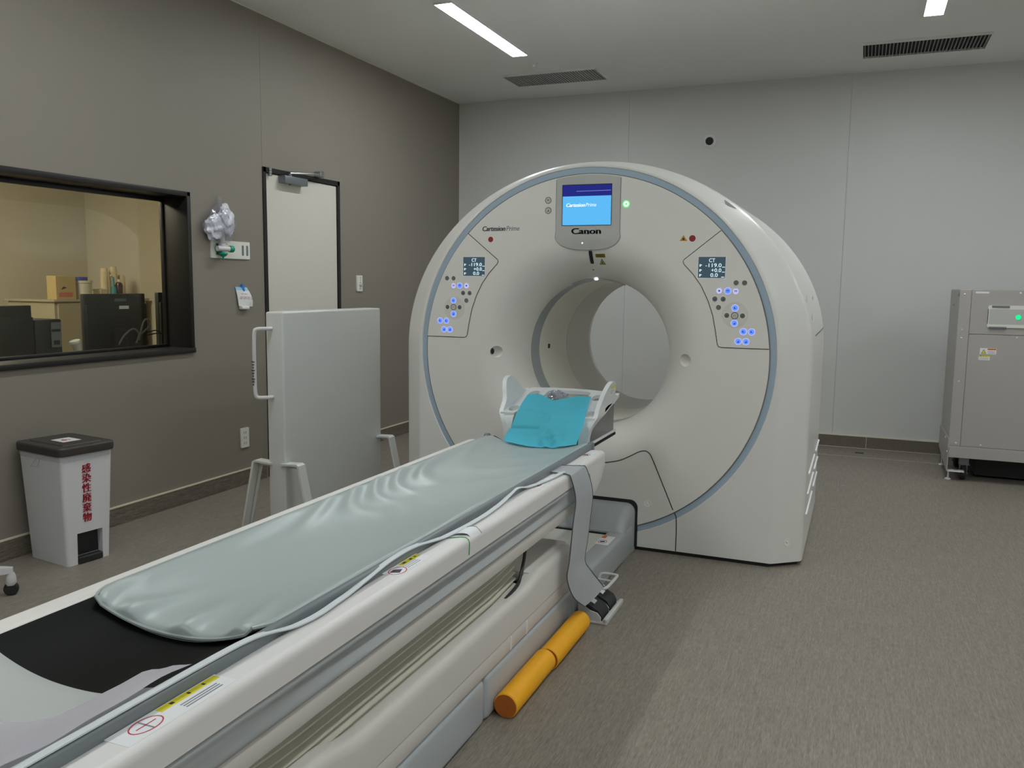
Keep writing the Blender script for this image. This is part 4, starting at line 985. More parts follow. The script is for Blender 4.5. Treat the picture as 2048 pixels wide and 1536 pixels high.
# foot switch
fs = thing('foot_switch', 'grey foot switch with two black pedals and a wire guard beside the table base', 'foot switch', (-0.925, 3.25, 0))
b = nb(); box(b, (-0.985, 3.11, 0), (-0.865, 3.36, 0.012), 0.003, 1); obj('base_plate', b, 'shield', fs)
b = nb(); plate(b, [(-0.985, 0.005), (-0.890, 0.005), (-0.890, 0.028), (-0.905, 0.045), (-0.935, 0.052), (-0.975, 0.075), (-0.985, 0.10)], lambda x, z, t_: (x, 3.112+t_, z), 0.006); obj('side_cheek', b, 'shield', fs)
b = nb(); plate(b, [(-0.985, 0.005), (-0.890, 0.005), (-0.890, 0.028), (-0.905, 0.045), (-0.935, 0.052), (-0.975, 0.075), (-0.985, 0.10)], lambda x, z, t_: (x, 3.228+t_, z), 0.005); obj('side_cheek', b, 'shield', fs)
b = nb(); box(b, (-0.880, 3.11, 0.010), (-0.862, 3.36, 0.026), 0.004, 2); obj('front_lip', b, 'shield', fs)
for y in (3.122, 3.240):
    b = nb(); secs = []
    for x, z in ((-0.980, 0.086), (-0.955, 0.078), (-0.925, 0.062), (-0.902, 0.050), (-0.888, 0.028)):
        secs.append([(x, y, z), (x, y+0.100, z), (x, y+0.100, z-0.022), (x, y, z-0.022)])
    loft(b, secs, closed=True, caps=True); pd = obj('pedal', b, 'rubber', fs, smooth=50)
    b = nb(); fq = lambda a, c, t_: (-0.955+a, y+0.03+c, 0.0795-0.53*a*1.0+t_); plate(b, q(0.0, 0.0, 0.026, 0.038), fq, 0.002); obj('pedal_label', b, 'label_white', pd, smooth=0)
b = nb()
tube(b, smoothpath([(-0.990, 3.235, 0.10), (-0.975, 3.235, 0.104), (-0.925, 3.235, 0.104), (-0.908, 3.25, 0.104), (-0.905, 3.32, 0.104), (-0.905, 3.40, 0.104), (-0.915, 3.415, 0.104), (-0.965, 3.415, 0.104), (-0.982, 3.41, 0.095), (-0.985, 3.40, 0.06), (-0.985, 3.40, 0.02)], 4), 0.0065, 8)
tube(b, [(-0.985, 3.335, 0.104), (-0.906, 3.335, 0.104)], 0.005, 8); obj('wire_guard', b, 'caster_white', fs)
b = nb(); box(b, (-0.992, 3.362, 0), (-0.965, 3.43, 0.05), 0.004, 1); obj('guard_bracket', b, 'shield', fs)

# ================================================================== LEAD SHIELD
sh = thing('lead_screen', 'grey mobile lead screen with side handle and splayed legs', 'lead screen', (-2.655, 3.815, 0))
b = nb(); box(b, (-2.706, 3.362, 0.03), (-2.602, 4.268, 1.197), 0.010, 3); obj('panel', b, 'shield', sh)
b = nb(); tube(b, smoothpath([(-2.668, 3.363, 1.115), (-2.690, 3.330, 1.115), (-2.714, 3.305, 1.112), (-2.722, 3.298, 1.095), (-2.724, 3.296, 1.0), (-2.724, 3.296, 0.86), (-2.722, 3.298, 0.795), (-2.714, 3.305, 0.778), (-2.690, 3.330, 0.775), (-2.668, 3.363, 0.775)], 4), 0.0095, 10); hd = obj('handle', b, 'caster_white', sh)
b = nb()
for i in range(9):
    z = 0.84+0.014*i; w = 0.004+0.003*((i*7) % 3)
    box(b, (-2.7245-w, 3.2850, z), (-2.7245+w, 3.2868, z+0.004)); box(b, (-2.7250, 3.2850, z-0.003), (-2.7232, 3.2868, z+0.008))
obj('handwriting', b, 'print_dark', hd, smooth=0)
b = nb(); tube(b, smoothpath([(-2.655, 4.265, 1.10), (-2.655, 4.295, 1.095), (-2.655, 4.300, 1.05), (-2.655, 4.300, 0.85), (-2.655, 4.295, 0.79), (-2.655, 4.265, 0.785)], 4), 0.009, 8); obj('handle', b, 'caster_white', sh)
for y in (3.345, 4.215):
    for s in (1, -1):
        b = nb(); pts = [(0.030, 0.445), (0.128, 0.450), (0.142, 0.442), (0.236, 0.010), (0.238, 0.0)]
        th = 0.010; secs = []
        for (u, z), (du, dz) in zip(pts, ((0, -th), (-0.004, -th), (-th, -0.006), (-th, -0.003), (-th, 0.0))):
            c = -2.654
            secs.append([(c+s*u, y, z), (c+s*u, y+0.055, z), (c+s*(u+du), y+0.055, max(0, z+dz)), (c+s*(u+du), y, max(0, z+dz))])
        # fold inner line of the bar
        loft(b, secs, closed=True, caps=True); box(b, (-2.654+s*0.222-0.018, y-0.002, 0), (-2.654+s*0.222+0.018, y+0.057, 0.006), 0.002, 1)
        tri = [(-2.654+s*0.055, 0.435), (-2.654+s*0.128, 0.440), (-2.654+s*0.226, 0.008), (-2.654+s*0.214, 0.008), (-2.654+s*0.118, 0.415), (-2.654+s*0.055, 0.415)]
        plate(b, tri, lambda a, z, t_: (a, y+0.048+t_, z), 0.006)
        obj('leg', b, 'shield', sh, smooth=30)

# ================================================================== WASTE BIN
ra = math.radians(-8.0)
bn = thing('waste_bin', 'pale grey pedal bin with dark brown lid and red lettering', 'waste bin', (-3.352, 2.705, 0), ra)
# local: x to the wall is negative, y along the wall; origin at the near corner
BL, BWd, BH = 0.345, 0.262, 0.545
def bsec(z, g):
    k = z/BH; i = 0.020*(1-k); return [(-BL+i-g, i-g-0.01, z), (0-i+g, i-g-0.01, z), (0-i+g, BWd-i+g, z), (-BL+i-g, BWd-i+g, z)]
def rsec(z, r=0.018, g=0.0):
    k = z/BH; i = 0.022*(1-k)-g
    return [(x, y, z) for x, y in rrect(-BL+i, i, -i, BWd-i, r, 4)]
b = nb(); loft(b, [rsec(z) for z in (0.0, 0.15, 0.35, 0.50, BH)], closed=True, caps=True)
body = obj('body', b, 'binbody', bn, local=True, smooth=40)
c = nb(); box(c, (-0.06, 0.072, -0.02), (0.05, 0.200, 0.150)); co = obj('cutter', c, 'binbody', bn, local=True)
boolean(body, [co])
b = nb(); box(b, (-0.050, 0.075, 0.002), (-0.012, 0.197, 0.034), 0.004, 1); box(b, (-0.0585, 0.0725, 0.034), (-0.056, 0.1995, 0.148)); obj('pedal', b, 'rubber', bn, local=True)
b = nb(); loft(b, [[(x, y, z) for x, y in rrect(-BL-g, -g, g, BWd+g, max(0.006, 0.02+g), 4)] for z, g in ((0.532, 0.010), (0.540, 0.013), (0.566, 0.013), (0.572, 0.009), (0.572, -0.035), (0.576, -0.038), (0.577, -0.06))], closed=True, caps=True); lid = obj('lid', b, 'binlid', bn, local=True, smooth=30)
b = nb(); fl = lambda a, c_, t_: (a, c_, 0.5772+t_)
plate(b, q(-0.215, 0.085, -0.110, 0.175), fl, 0.0006, mi=0)
plate(b, circ(-0.160, 0.120, 0.014, 12), fl, 0.0009, mi=1); plate(b, q(-0.185, 0.118, -0.172, 0.124), fl, 0.0009, mi=1); plate(b, q(-0.160, 0.135, -0.15, 0.147), fl, 0.0009, mi=1)
obj('lid_label', b, ['label_white', 'bin_red'], lid, local=True, smooth=0)
b = nb(); chars = '感染性廃棄物'
fx = lambda x, y, z: None
for i, ch in enumerate(chars):
    zc = 0.442-i*0.0475
    sl = 0.022*(1-zc/BH)
    bold_text(b, ch, 0.047, lambda x, y, t_: (-sl+0.0016+0.04*y+t_, 0.100+x, zc+y), 0.0016, 3, extrude=0.0008)
obj('lettering', b, 'bin_red', bn, local=True, smooth=0)
b = nb(); g1 = [(x, y, 0.530) for x, y in rrect(-BL-0.006, -0.006, 0.006, BWd+0.006, 0.022, 4)]
g2 = [(x+0.0016*math.sin(i*2.1), y+0.0016*math.cos(i*1.7), 0.508-0.006*abs(math.sin(i*1.3))) for i, (x, y, z) in enumerate([(x, y, 0) for x, y in rrect(-BL-0.0045, -0.0045, 0.0045, BWd+0.0045, 0.022, 4)])]
loft(b, [g1, g2], closed=True)
tube(b, [(-0.18, -0.008, 0.505), (-0.225, -0.010, 0.468), (-0.17, -0.009, 0.470), (-0.155, -0.007, 0.505)], 0.0016, 5)
obj('bin_liner', b, 'bagfilm', bn, local=True)

# ================================================================== WHEELED STAND BASE (tip shows at the frame edge)
hub = Vector((-3.52, 2.135, 0)); tip = Vector((-3.29, 2.385, 0))
sd = thing('wheeled_stand', 'white wheeled stand with dark casters beside the waste bin', 'wheeled stand', tuple(hub))
ang0 = math.atan2(tip.y-hub.y, tip.x-hub.x); Lg = (tip-hub).length
for i in range(5):
    a = ang0+2*PI*i/5; d = Vector((math.cos(a), math.sin(a), 0)); n = Vector((-d.y, d.x, 0))
    if hub.x+d.x*Lg*1.15 < LW+0.03: Lk = max(0.1, (LW+0.06-hub.x)/d.x) if d.x < 0 else Lg
    else: Lk = Lg
    b = nb(); secs = []
    for s_, w, z1, z0 in ((0.0, 0.030, 0.155, 0.11), (0.5, 0.024, 0.140, 0.105), (0.93, 0.021, 0.125, 0.098), (1.03, 0.014, 0.120, 0.100)):
        p = hub+d*Lk*s_; secs.append([tuple(p+n*w+Vector((0, 0, z0))), tuple(p+n*w*0.8+Vector((0, 0, z1))), tuple(p-n*w*0.8+Vector((0, 0, z1))), tuple(p-n*w+Vector((0, 0, z0)))])
    loft(b, secs, closed=True, caps=True); lg = obj('leg', b, 'caster_white', sd, smooth=50)
    p = hub+d*Lk
    b = nb(); secs = []
    for z, w in ((0.100, 0.014), (0.085, 0.020), (0.055, 0.022), (0.045, 0.018)): secs.append([(p.x+w*math.cos(2*PI*k/12), p.y+w*math.sin(2*PI*k/12), z) for k in range(12)])
    loft(b, secs, closed=True, caps=True); cs = obj('caster', b, 'caster_white', lg)
    b = nb(); lathe(b, [(0, -0.012), (0.024, -0.012), (0.029, -0.008), (0.029, 0.008), (0.024, 0.012), (0, 0.012)], lambda x, z, h: tuple(p+n*h+d*x+Vector((0, 0, 0.029+z))), 24); obj('caster_wheel', b, 'rubber', lg)
b = nb(); lathe(b, [(0, 0.105), (0.045, 0.105), (0.045, 0.15), (0.02, 0.17), (0.0125, 0.18), (0.0125, 0.95), (0, 0.95)], lambda x, y, h: (hub.x+x, hub.y+y, h), 20); obj('pole', b, 'caster_white', sd)

# ================================================================== EQUIPMENT CABINET
cx0, cx1, cy0, cy1 = 0.622, 1.52, 6.56, 7.25
cb = thing('equipment_cabinet', 'tall grey metal equipment cabinet with green lamp standing on casters', 'cabinet', ((cx0+cx1)/2, (cy0+cy1)/2, 0))
b = nb(); box(b, (cx0+0.006, cy0+0.012, 0.18), (cx1, cy1, 1.345), 0.003, 1); obj('body', b, 'cabinet', cb)
b = nb(); plate(b, [(cy0, 0.068), (cy0+0.03, 0.068), (cy1, 0.13), (cy1, 0.30), (cy0+0.02, 0.30), (cy0, 0.24)], lambda y, z, t_: (cx0-0.002+t_, y, z), 0.006); obj('corner_bracket', b, 'cabinet', cb, smooth=0)
b = nb(); box(b, (cx0, cy0, 0.068), (cx0+0.11, cy0+0.06, 0.076)); obj('corner_shelf', b, 'screw', cb, smooth=0)
b = nb(); box(b, (cx0, cy0, 0.170), (cx1, cy0+0.014, 0.252), 0.002, 1); obj('kick_panel', b, 'cabinet', cb)
b = nb(); box(b, (cx0, cy0, 0.254), (cx0+0.072, cy0+0.013, 1.345), 0.002, 1); obj('corner_post', b, 'cabinet', cb)
b = nb(); box(b, (cx0+0.074, cy0+0.001, 0.254), (cx1, cy0+0.013, 1.038), 0.002, 1); obj('front_panel', b, 'cabinet', cb)
b = nb(); box(b, (cx0+0.074, cy0+0.001, 1.041), (cx1, cy0+0.013, 1.345), 0.002, 1); obj('front_panel', b, 'cabinet', cb)
Fc = lambda x, z, t_: (x, cy0-t_, z)
b = nb(); plate(b, rrect(0.80, 1.090, 1.30, 1.240, 0.012, 3), Fc, 0.006); bx_ = obj('indicator_box', b, 'outlet', cb, smooth=0)
b = nb(); plate(b, rrect(0.810, 1.113, 1.29, 1.215, 0.006, 2), lambda x, z, t_: (x, cy0-0.006-t_, z), 0.001); obj('indicator_window', b, 'bezel', bx_, smooth=0)
for x0_, z0_ in ((0.822, 1.226), (1.045, 1.226), (0.812, 1.083), (1.035, 1.083)):
    b = nb(); box(b, (x0_, cy0-0.012, z0_), (x0_+0.105, cy0+0.0, z0_+0.013), 0.002, 1); obj('vent_slot', b, 'edge_grey', bx_)
b = nb(); lathe(b, [(0, 0), (0.0165, 0), (0.015, 0.004), (0, 0.005)], lambda x, z, h: (0.982+x, cy0-0.0068-h, 1.163+z), 20); obj('green_lamp', b, 'green_led', bx_)
b = nb(); box(b, (0.800, cy0-0.0080, 1.115), (0.803, cy0-0.005, 1.215)); obj('edge_shadow_gap', b, 'dark', bx_, smooth=0)
b = nb(); plate(b, q(1.04, 1.07, 1.066, 1.076), lambda x, z, t_: (x, cy0-0.001-t_, z), 0.001); obj('caution_mark', b, 'yellow', cb, smooth=0)
for x, z in ((cx0+0.03, 1.312), (cx0+0.03, 1.068), (cx0+0.03, 1.012), (cx0+0.035, 0.71), (cx0+0.045, 0.275), (0.985, 1.325), (0.985, 1.025), (0.82, 0.272), (1.12, 0.278)):
    b = nb(); lathe(b, [(0, 0.004), (0.004, 0.0038), (0.0065, 0), (0, 0)], lambda a, c_, h: (x+a, cy0-0.0005-h, z+c_), 12); obj('screw', b, 'screw', cb)
for y, z in ((cy0+0.20, 0.28), (cy0+0.03, 0.205)):
    b = nb(); lathe(b, [(0, 0.005), (0.006, 0.0045), (0.009, 0), (0, 0)], lambda a, c_, h: (cx0-0.003-h, y+a, z+c_), 12); obj('screw', b, 'screw', cb)
b = nb(); plate(b, q(0.718, 1.318, 0.80, 1.332), lambda x, z, t_: (x, cy0+0.0005-t_, z), 0.001); obj('name_sticker', b, 'label_white', cb, smooth=0)
def cstick(x, z, kind):
    b = nb(); f = lambda a, c_, t_: (a, cy0+0.0008-t_, c_)
    if kind == 0:
        plate(b, q(x, z-0.020, x+0.100, z+0.022), f, 0.0010, mi=0); plate(b, [(x+0.008, z-0.016), (x+0.040, z-0.016), (x+0.024, z+0.014)], f, 0.0014, mi=3); plate(b, [(x+0.012, z-0.0135), (x+0.036, z-0.0135), (x+0.024, z+0.009)], f, 0.0018, mi=1); plate(b, q(x+0.046, z+0.010, x+0.098, z+0.020), f, 0.0014, mi=2)
        for k in range(2): plate(b, q(x+0.048, z-0.004-0.010*k, x+0.092, z-0.001-0.010*k), f, 0.0014, mi=4)
    else:
        plate(b, q(x, z-0.022, x+0.068, z+0.012), f, 0.0010, mi=0); plate(b, q(x, z+0.002, x+0.068, z+0.012), f, 0.0014, mi=1); plate(b, q(x+0.010, z+0.005, x+0.016, z+0.009), f, 0.0018, mi=3); plate(b, q(x+0.028, z+0.005, x+0.032, z+0.009), f, 0.0018, mi=3); plate(b, q(x+0.044, z+0.005, x+0.048, z+0.009), f, 0.0018, mi=3)
        for k in range(2): plate(b, q(x+0.006, z-0.008-0.008*k, x+0.060, z-0.006-0.008*k), f, 0.0014, mi=4)
    obj('warning_sticker', b, ['label_white', 'yellow', 'print_orange', 'print_dark', 'print_grey'], cb, smooth=0)
cstick(0.770, 0.925, 0); cstick(0.766, 0.886, 1)
for z, m in ((0.965, 'print_red'), (0.945, 'print_grey'), (0.900, 'print_grey'), (0.875, 'print_grey')):
    b = nb(); plate(b, q(1.075, z-0.008, 1.14, z+0.010), lambda a, c_, t_: (a, cy0+0.0008-t_, c_), 0.001, mi=0); plate(b, q(1.080, z-0.003, 1.125, z+0.006), lambda a, c_, t_: (a, cy0+0.0008-t_, c_), 0.0015, mi=1); obj('small_sticker', b, ['label_white', m], cb, smooth=0)
b = nb(); fsd = lambda y, z, t_: (cx0+0.006-t_, y, z); plate(b, q(cy0+0.05, 1.295, cy0+0.085, 1.325), fsd, 0.001); plate(b, q(cy0+0.10, 1.298, cy0+0.118, 1.316), fsd, 0.001); obj('side_mark', b, 'print_dark', cb, smooth=0)
b = nb(); plate(b, q(cy0+0.36, 1.225, cy0+0.48, 1.238), fsd, 0.001); obj('side_mark', b, 'print_grey', cb, smooth=0)
b = nb(); box(b, (cx0+0.20, cy0+0.20, 0.02), (cx1-0.05, cy1-0.02, 0.182)); obj('underside_shade', b, 'dark', cb, smooth=0)  # dark block added in place of the shade under the cabinet
# feet and casters
for y in (cy0+0.07, cy1-0.10):
    b = nb(); f = lambda x, yy, h: (cx0+0.006+0.012+x, y+yy, h)
    lathe(b, [(0, 0), (0.022, 0), (0.020, 0.006), (0.006, 0.014), (0.005, 0.075), (0, 0.075)], f, 16); obj('levelling_foot', b, 'screw', cb)
for x, y in ((0.735, cy0+0.10), (0.735, cy1-0.12), (1.42, cy0+0.10), (1.42, cy1-0.12)):
    b = nb(); lathe(b, [(0, -0.016), (0.042, -0.016), (0.048, -0.010), (0.048, 0.010), (0.042, 0.016), (0, 0.016)], lambda a, c_, h: (x+h, y+a, 0.048+c_), 28); wh = obj('caster', b, 'rubber', cb)
    b = nb()
    for s in (-1, 1): box(b, (x+s*0.022-0.0015, y-0.016, 0.040), (x+s*0.022+0.0015, y+0.016, 0.110))
    box(b, (x-0.030, y-0.022, 0.108), (x+0.040, y+0.022, 0.113)); tube(b, [(x-0.030, y, 0.048), (x+0.030, y, 0.048)], 0.006, 8); box(b, (x-0.03, y-0.03, 0.113), (x+0.03, y+0.03, 0.182)); obj('caster_fork', b, 'steel_grey', wh, smooth=0)

# ================================================================== WALL ITEMS
Wp = lambda y, z, t_: (LW+t_, y, z)
t = thing('medical_gas_panel', 'white wall panel with green oxygen outlet valve beside the window', 'gas panel', (LW, 4.30, 1.54))
b = nb(); plate(b, rrect(4.122, 1.484, 4.476, 1.594, 0.004, 2), Wp, 0.010); obj('wall_plate', b, 'outlet', t, smooth=0)
for y in (4.408, 4.450):
    b = nb(); plate(b, rrect(y-0.009, 1.505, y+0.009, 1.572, 0.008, 4), lambda y_, z, t_: (LW+0.010+t_, y_, z), 0.001); obj('rail_slot', b, 'edge_grey' if y > 4.43 else 'steel_grey', t, smooth=0)
for z in (1.567, 1.512):
    b = nb(); box(b, (LW+0.009, 4.162, z-0.008), (LW+0.016, 4.200, z+0.008), 0.003, 2); obj('outlet_button', b, 'green_dk', t)
b = nb(); f = lambda a, c_, h: (LW+0.010+h, 4.172+a, 1.540+c_)
lathe(b, [(0, 0), (0.020, 0), (0.020, 0.03), (0.014, 0.034), (0, 0.034)], f, 24); obj('outlet_socket', b, 'green', t)
b = nb(); tube(b, [(LW+0.045, 4.135, 1.541), (LW+0.060, 4.222, 1.541)], 0.0165, 16); box(b, (LW+0.030, 4.16, 1.535), (LW+0.062, 4.195, 1.575), 0.006, 2); obj('flow_valve', b, 'caster_white', t)
b = nb(); f = lambda a, c_, h: (LW+0.060+a, 4.222+h, 1.541+c_)
lathe(b, [(0, 0), (0.019, 0), (0.0215, 0.012), (0.0205, 0.032), (0.012, 0.042), (0, 0.044)], f, 20); obj('valve_knob', b, 'green', t)
b = nb(); f = lambda a, c_, h: (LW+0.048+a, 4.182+c_, h)
lathe(b, [(0, 1.522), (0.018, 1.522), (0.026, 1.510), (0.020, 1.498), (0.006, 1.490), (0.004, 1.472), (0, 1.472)], f, 20); obj('hose_nut', b, 'green', t)
b = nb(); box(b, (LW+0.030, 4.206, 1.503), (LW+0.05, 4.224, 1.517), 0.003, 1); box(b, (LW+0.030, 4.198, 1.568), (LW+0.05, 4.226, 1.576), 0.003, 1); obj('valve_tag', b, 'amber', t)
b = nb(); lathe(b, [(0, 1.572), (0.020, 1.572), (0.020, 1.66), (0.015, 1.672), (0, 1.674)], lambda a, c_, h: (LW+0.048+a, 4.172+c_, h), 20); obj('flow_tube', b, 'tube_clear', t)
# wrapped bag hanging above
t = thing('hanging_bag', 'clear plastic bag of silver wrapped tubing hanging over the gas panel', 'plastic bag', (LW, 4.22, 1.72))
def blob(name, cy, cz, ry, rz, rx, m, seed, tilt_=0.0, cx=0.045):
    b = nb(); bmesh.ops.create_icosphere(b, subdivisions=4, radius=1); rnd = random.Random(seed); ph = [rnd.uniform(0, 6.28) for _ in range(6)]
    for v in b.verts:
        x, y, z = v.co
        n = 1+0.08*math.sin(7*x+ph[0]+5*z)+0.08*math.sin(9*z+ph[1]-4*y)+0.05*math.sin(15*y+ph[2]+11*z)+0.03*math.sin(23*z+ph[3]+17*y)
        taper = 1-0.35*max(0, z)
        yy, zz = y*ry*n*taper, z*rz*n
        v.co = Vector((LW+max(0.004, cx+x*rx*n), cy+yy*math.cos(tilt_)-zz*math.sin(tilt_), cz+yy*math.sin(tilt_)+zz*math.cos(tilt_)))
    return obj(name, b, m, t, smooth=25)
blob('wrapped_bundle', 4.112, 1.672, 0.070, 0.078, 0.035, 'foil', 3, -0.25)
blob('wrapped_bundle', 4.222, 1.722, 0.058, 0.098, 0.035, 'foil', 9, 0.20)
blob('bag_film', 4.165, 1.688, 0.125, 0.105, 0.042, 'bagfilm', 5, 0.0)
b = nb(); tube(b, [(LW+0.03, 4.172, 1.775), (LW+0.03, 4.186, 1.808), (LW+0.028, 4.192, 1.838), (LW+0.022, 4.180, 1.868)], [0.030, 0.016, 0.020, 0.004], 10); obj('bag_neck', b, 'bagfilm', t)
# note on the wall
t = thing('wall_note', 'curled white paper note stuck with blue tape below the gas panel', 'note', (LW, 4.40, 1.24))
b = nb(); rows = []
for j in range(13):
    s_ = j/12; z = 1.306-0.124*s_
    row = []
    for i in range(9):
        r_ = i/8; row.append((LW+0.004+0.022*math.sin(s_*PI*0.8)*r_+0.010*s_, 4.334+0.11*r_+0.018*math.sin(s_*PI/2)+0.008*s_*r_, z-0.004*r_))
    rows.append(row)
t_ = nb(); vv = [[t_.verts.new(p) for p in r] for r in rows]
for k, (a, c) in enumerate(zip(vv, vv[1:])):
    for i in range(8):
        fc = t_.faces.new((a[i], a[i+1], c[i+1], c[i])); fc.material_index = 1 if k < 2 else 0
merge(b, t_); nt_ = obj('paper', b, ['paper', 'paper_blue'], t)
b = nb()
for row, i0, i1 in ((4, 2, 6), (6, 1, 8), (7, 1, 8)):
    for i in range(i0*2, i1*2):
        r_ = i/16; s_ = (row+0.2)/12
        if (i*5+row) % 4 == 0: continue
        p = Vector((LW+0.0055+0.022*math.sin(s_*PI*0.8)*r_+0.010*s_, 4.334+0.11*r_+0.018*math.sin(s_*PI/2)+0.008*s_*r_, 1.306-0.124*s_-0.004*r_))
        box(b, (p.x, p.y, p.z-0.0015), (p.x+0.0006, p.y+0.006, p.z+0.0015))
obj('handwriting', b, 'print_red', nt_, smooth=0)
b = nb(); plate(b, [(4.388, 1.322), (4.402, 1.325), (4.420, 1.275), (4.404, 1.270)], lambda y, z, h: (LW+0.012+h, y, z), 0.001); plate(b, [(4.388, 1.322), (4.402, 1.325), (4.404, 1.308), (4.390, 1.306)], lambda y, z, h: (LW+h, y, z), 0.012); obj('tape', b, 'tape_blue', t, smooth=0)
b = nb(); box(b, (LW, 4.365, 1.160), (LW+0.03, 4.442, 1.182), 0.008, 3); obj('holder_foot', b, 'outlet', t)
# outlet and switch
t = thing('power_outlet', 'white three-way power outlet low on the dark wall near the lead screen', 'outlet', (LW, 4.387, 0.315))
b = nb(); plate(b, rrect(4.349, 0.250, 4.425, 0.380, 0.006, 3), Wp, 0.009); obj('cover_plate', b, 'outlet', t, smooth=30)
for z in (0.350, 0.315, 0.280):
    b = nb(); box(b, (LW+0.0085, 4.374, z-0.007), (LW+0.010, 4.378, z+0.007)); box(b, (LW+0.0085, 4.392, z-0.007), (LW+0.010, 4.396, z+0.007)); obj('socket_slots', b, 'edge_grey', t, smooth=0)
t = thing('wall_switch', 'white wall switch plate between the door and the scanner', 'switch', (LW, 5.782, 1.335))
b = nb(); plate(b, rrect(5.743, 1.272, 5.822, 1.398, 0.008, 3), Wp, 0.010); obj('cover_plate', b, 'outlet', t, smooth=30)
b = nb()
for z in (1.378, 1.360, 1.342): box(b, (LW+0.0095, 5.788, z-0.004), (LW+0.011, 5.796, z+0.004))
obj('indicator_dots', b, 'btn_dark', t, smooth=0)
b = nb(); lathe(b, [(0, 0.018), (0.010, 0.018), (0.013, 0.008), (0.016, 0.0), (0, 0)], lambda a, c_, h: (LW+0.010+h, 5.790+a, 1.322+c_), 20); box(b, (LW+0.0095, 5.778, 1.285), (LW+0.0115, 5.800, 1.300)); obj('dial', b, 'btn_pale', t)

# ================================================================== CONTROL ROOM BEHIND THE WINDOW
CX0, CX1, CY0, CY1, CH = -7.0, LW-0.2, 0.2, 6.06, 2.55
b = nb(); box(b, (CX0-0.1, CY0, 0), (CX0, CY1, CH)); struct('wall_control_far', b, 'ctl_wall', smooth=0)
b = nb(); box(b, (CX0, CY1, 0), (CX1, CY1+0.1, CH)); struct('wall_control_side', b, 'ctl_wall', smooth=0)
b = nb(); box(b, (CX0, CY0-0.1, 0), (CX1, CY0, CH)); struct('wall_control_near', b, 'ctl_wall', smooth=0)
b = nb(); box(b, (CX0-0.1, CY0-0.1, CH), (CX1, CY1+0.1, CH+0.1)); struct('ceiling_control', b, 'ctl_wall', smooth=0)
b = nb(); box(b, (CX0-0.1, CY0-0.1, -0.1), (CX1-0.001, CY1+0.1, -0.001)); struct('floor_control', b, 'ctl_floor', smooth=0)
t = thing('control_room_light', 'warm ceiling light of the control room', 'ceiling light', (-5.6, 3.2, CH-0.02))
b = nb(); box(b, (-5.9, 2.6, CH-0.02), (-5.3, 3.8, CH-0.006)); obj('diffuser', b, 'ctl_lamp', t, smooth=0)
# desk
t = thing('control_desk', 'desk below the window in the control room', 'desk', (-4.4, 3.0, 0))
b = nb(); box(b, (-4.85, 1.6, 0.70), (-3.98, 5.0, 0.735), 0.003, 1); obj('desk_top', b, 'ctl_cab', t)
for y in (1.65, 4.9):
    for x in (-4.8, -4.05): b = nb(); box(b, (x-0.02, y-0.02, 0), (x+0.02, y+0.02, 0.70)); obj('leg', b, 'steel_grey', t, smooth=0)
# monitors seen from behind
def monitor(y0, y1, z0, z1, x, lab, prints=True):
    t = thing('computer_monitor', lab, 'monitor', (x, (y0+y1)/2, 0.735))
    b = nb(); box(b, (x-0.05, y0, z0), (x-0.015, y1, z1), 0.005, 2); obj('screen_housing', b, 'monitor', t)
    b = nb(); box(b, (x-0.02, y0+0.003, z0+0.005), (x, y1-0.003, z1-0.065), 0.004, 2); bk = obj('back_cover', b, 'monitor', t)
    if prints:
        b = nb(); ym = y0+(y1-y0)*0.52
        plate(b, q(ym, z1-0.095, ym+0.075, z1-0.075), lambda y, z, h: (x+0.0005+h, y, z), 0.001, mi=0)
        plate(b, q(ym-0.02, z1-0.048, ym+0.07, z1-0.030), lambda y, z, h: (x-0.0145+h, y, z), 0.001, mi=1)
        obj('rating_label', b, ['label_white', 'monitor_txt'], bk, smooth=0)
    b = nb(); ym = (y0+y1)/2; box(b, (x-0.01, ym-0.05, 0.745), (x+0.025, ym+0.05, z0+0.14), 0.006, 2); obj('stand_neck', b, 'monitor', t)
    b = nb(); box(b, (x-0.13, ym-0.12, 0.735), (x+0.09, ym+0.12, 0.748), 0.004, 1); obj('stand_foot', b, 'monitor', t)
    return t
m1 = monitor(3.700, 4.166, 0.90, 1.255, -4.30, 'black monitor back with a tangle of cables behind the window')
b = nb(); tube(b, smoothpath([(-4.285, 3.905, 0.93), (-4.25, 3.93, 1.00), (-4.25, 4.00, 1.035), (-4.27, 4.06, 1.0), (-4.285, 4.05, 0.94)], 5), 0.006, 8); obj('cable', b, 'cable_g', m1)
b = nb(); tube(b, smoothpath([(-4.285, 4.075, 0.96), (-4.25, 4.06, 1.02), (-4.25, 4.09, 1.085), (-4.25, 4.13, 1.085), (-4.26, 4.13, 1.04), (-4.285, 4.08, 0.99)], 5), 0.006, 8); obj('cable', b, 'cable_g', m1)
b = nb(); tube(b, smoothpath([(-4.28, 4.13, 1.0), (-4.27, 4.20, 1.015), (-4.27, 4.25, 0.99), (-4.27, 4.20, 0.995), (-4.28, 4.13, 0.985)], 5), 0.004, 8); obj('cable', b, 'cable', m1)
monitor(2.80, 3.348, 0.86, 1.194, -4.30, 'wide black monitor back beside the small computer behind the window', False)
monitor(4.281, 4.62, 0.90, 1.261, -4.30, 'black monitor back half hidden by the window frame', False)
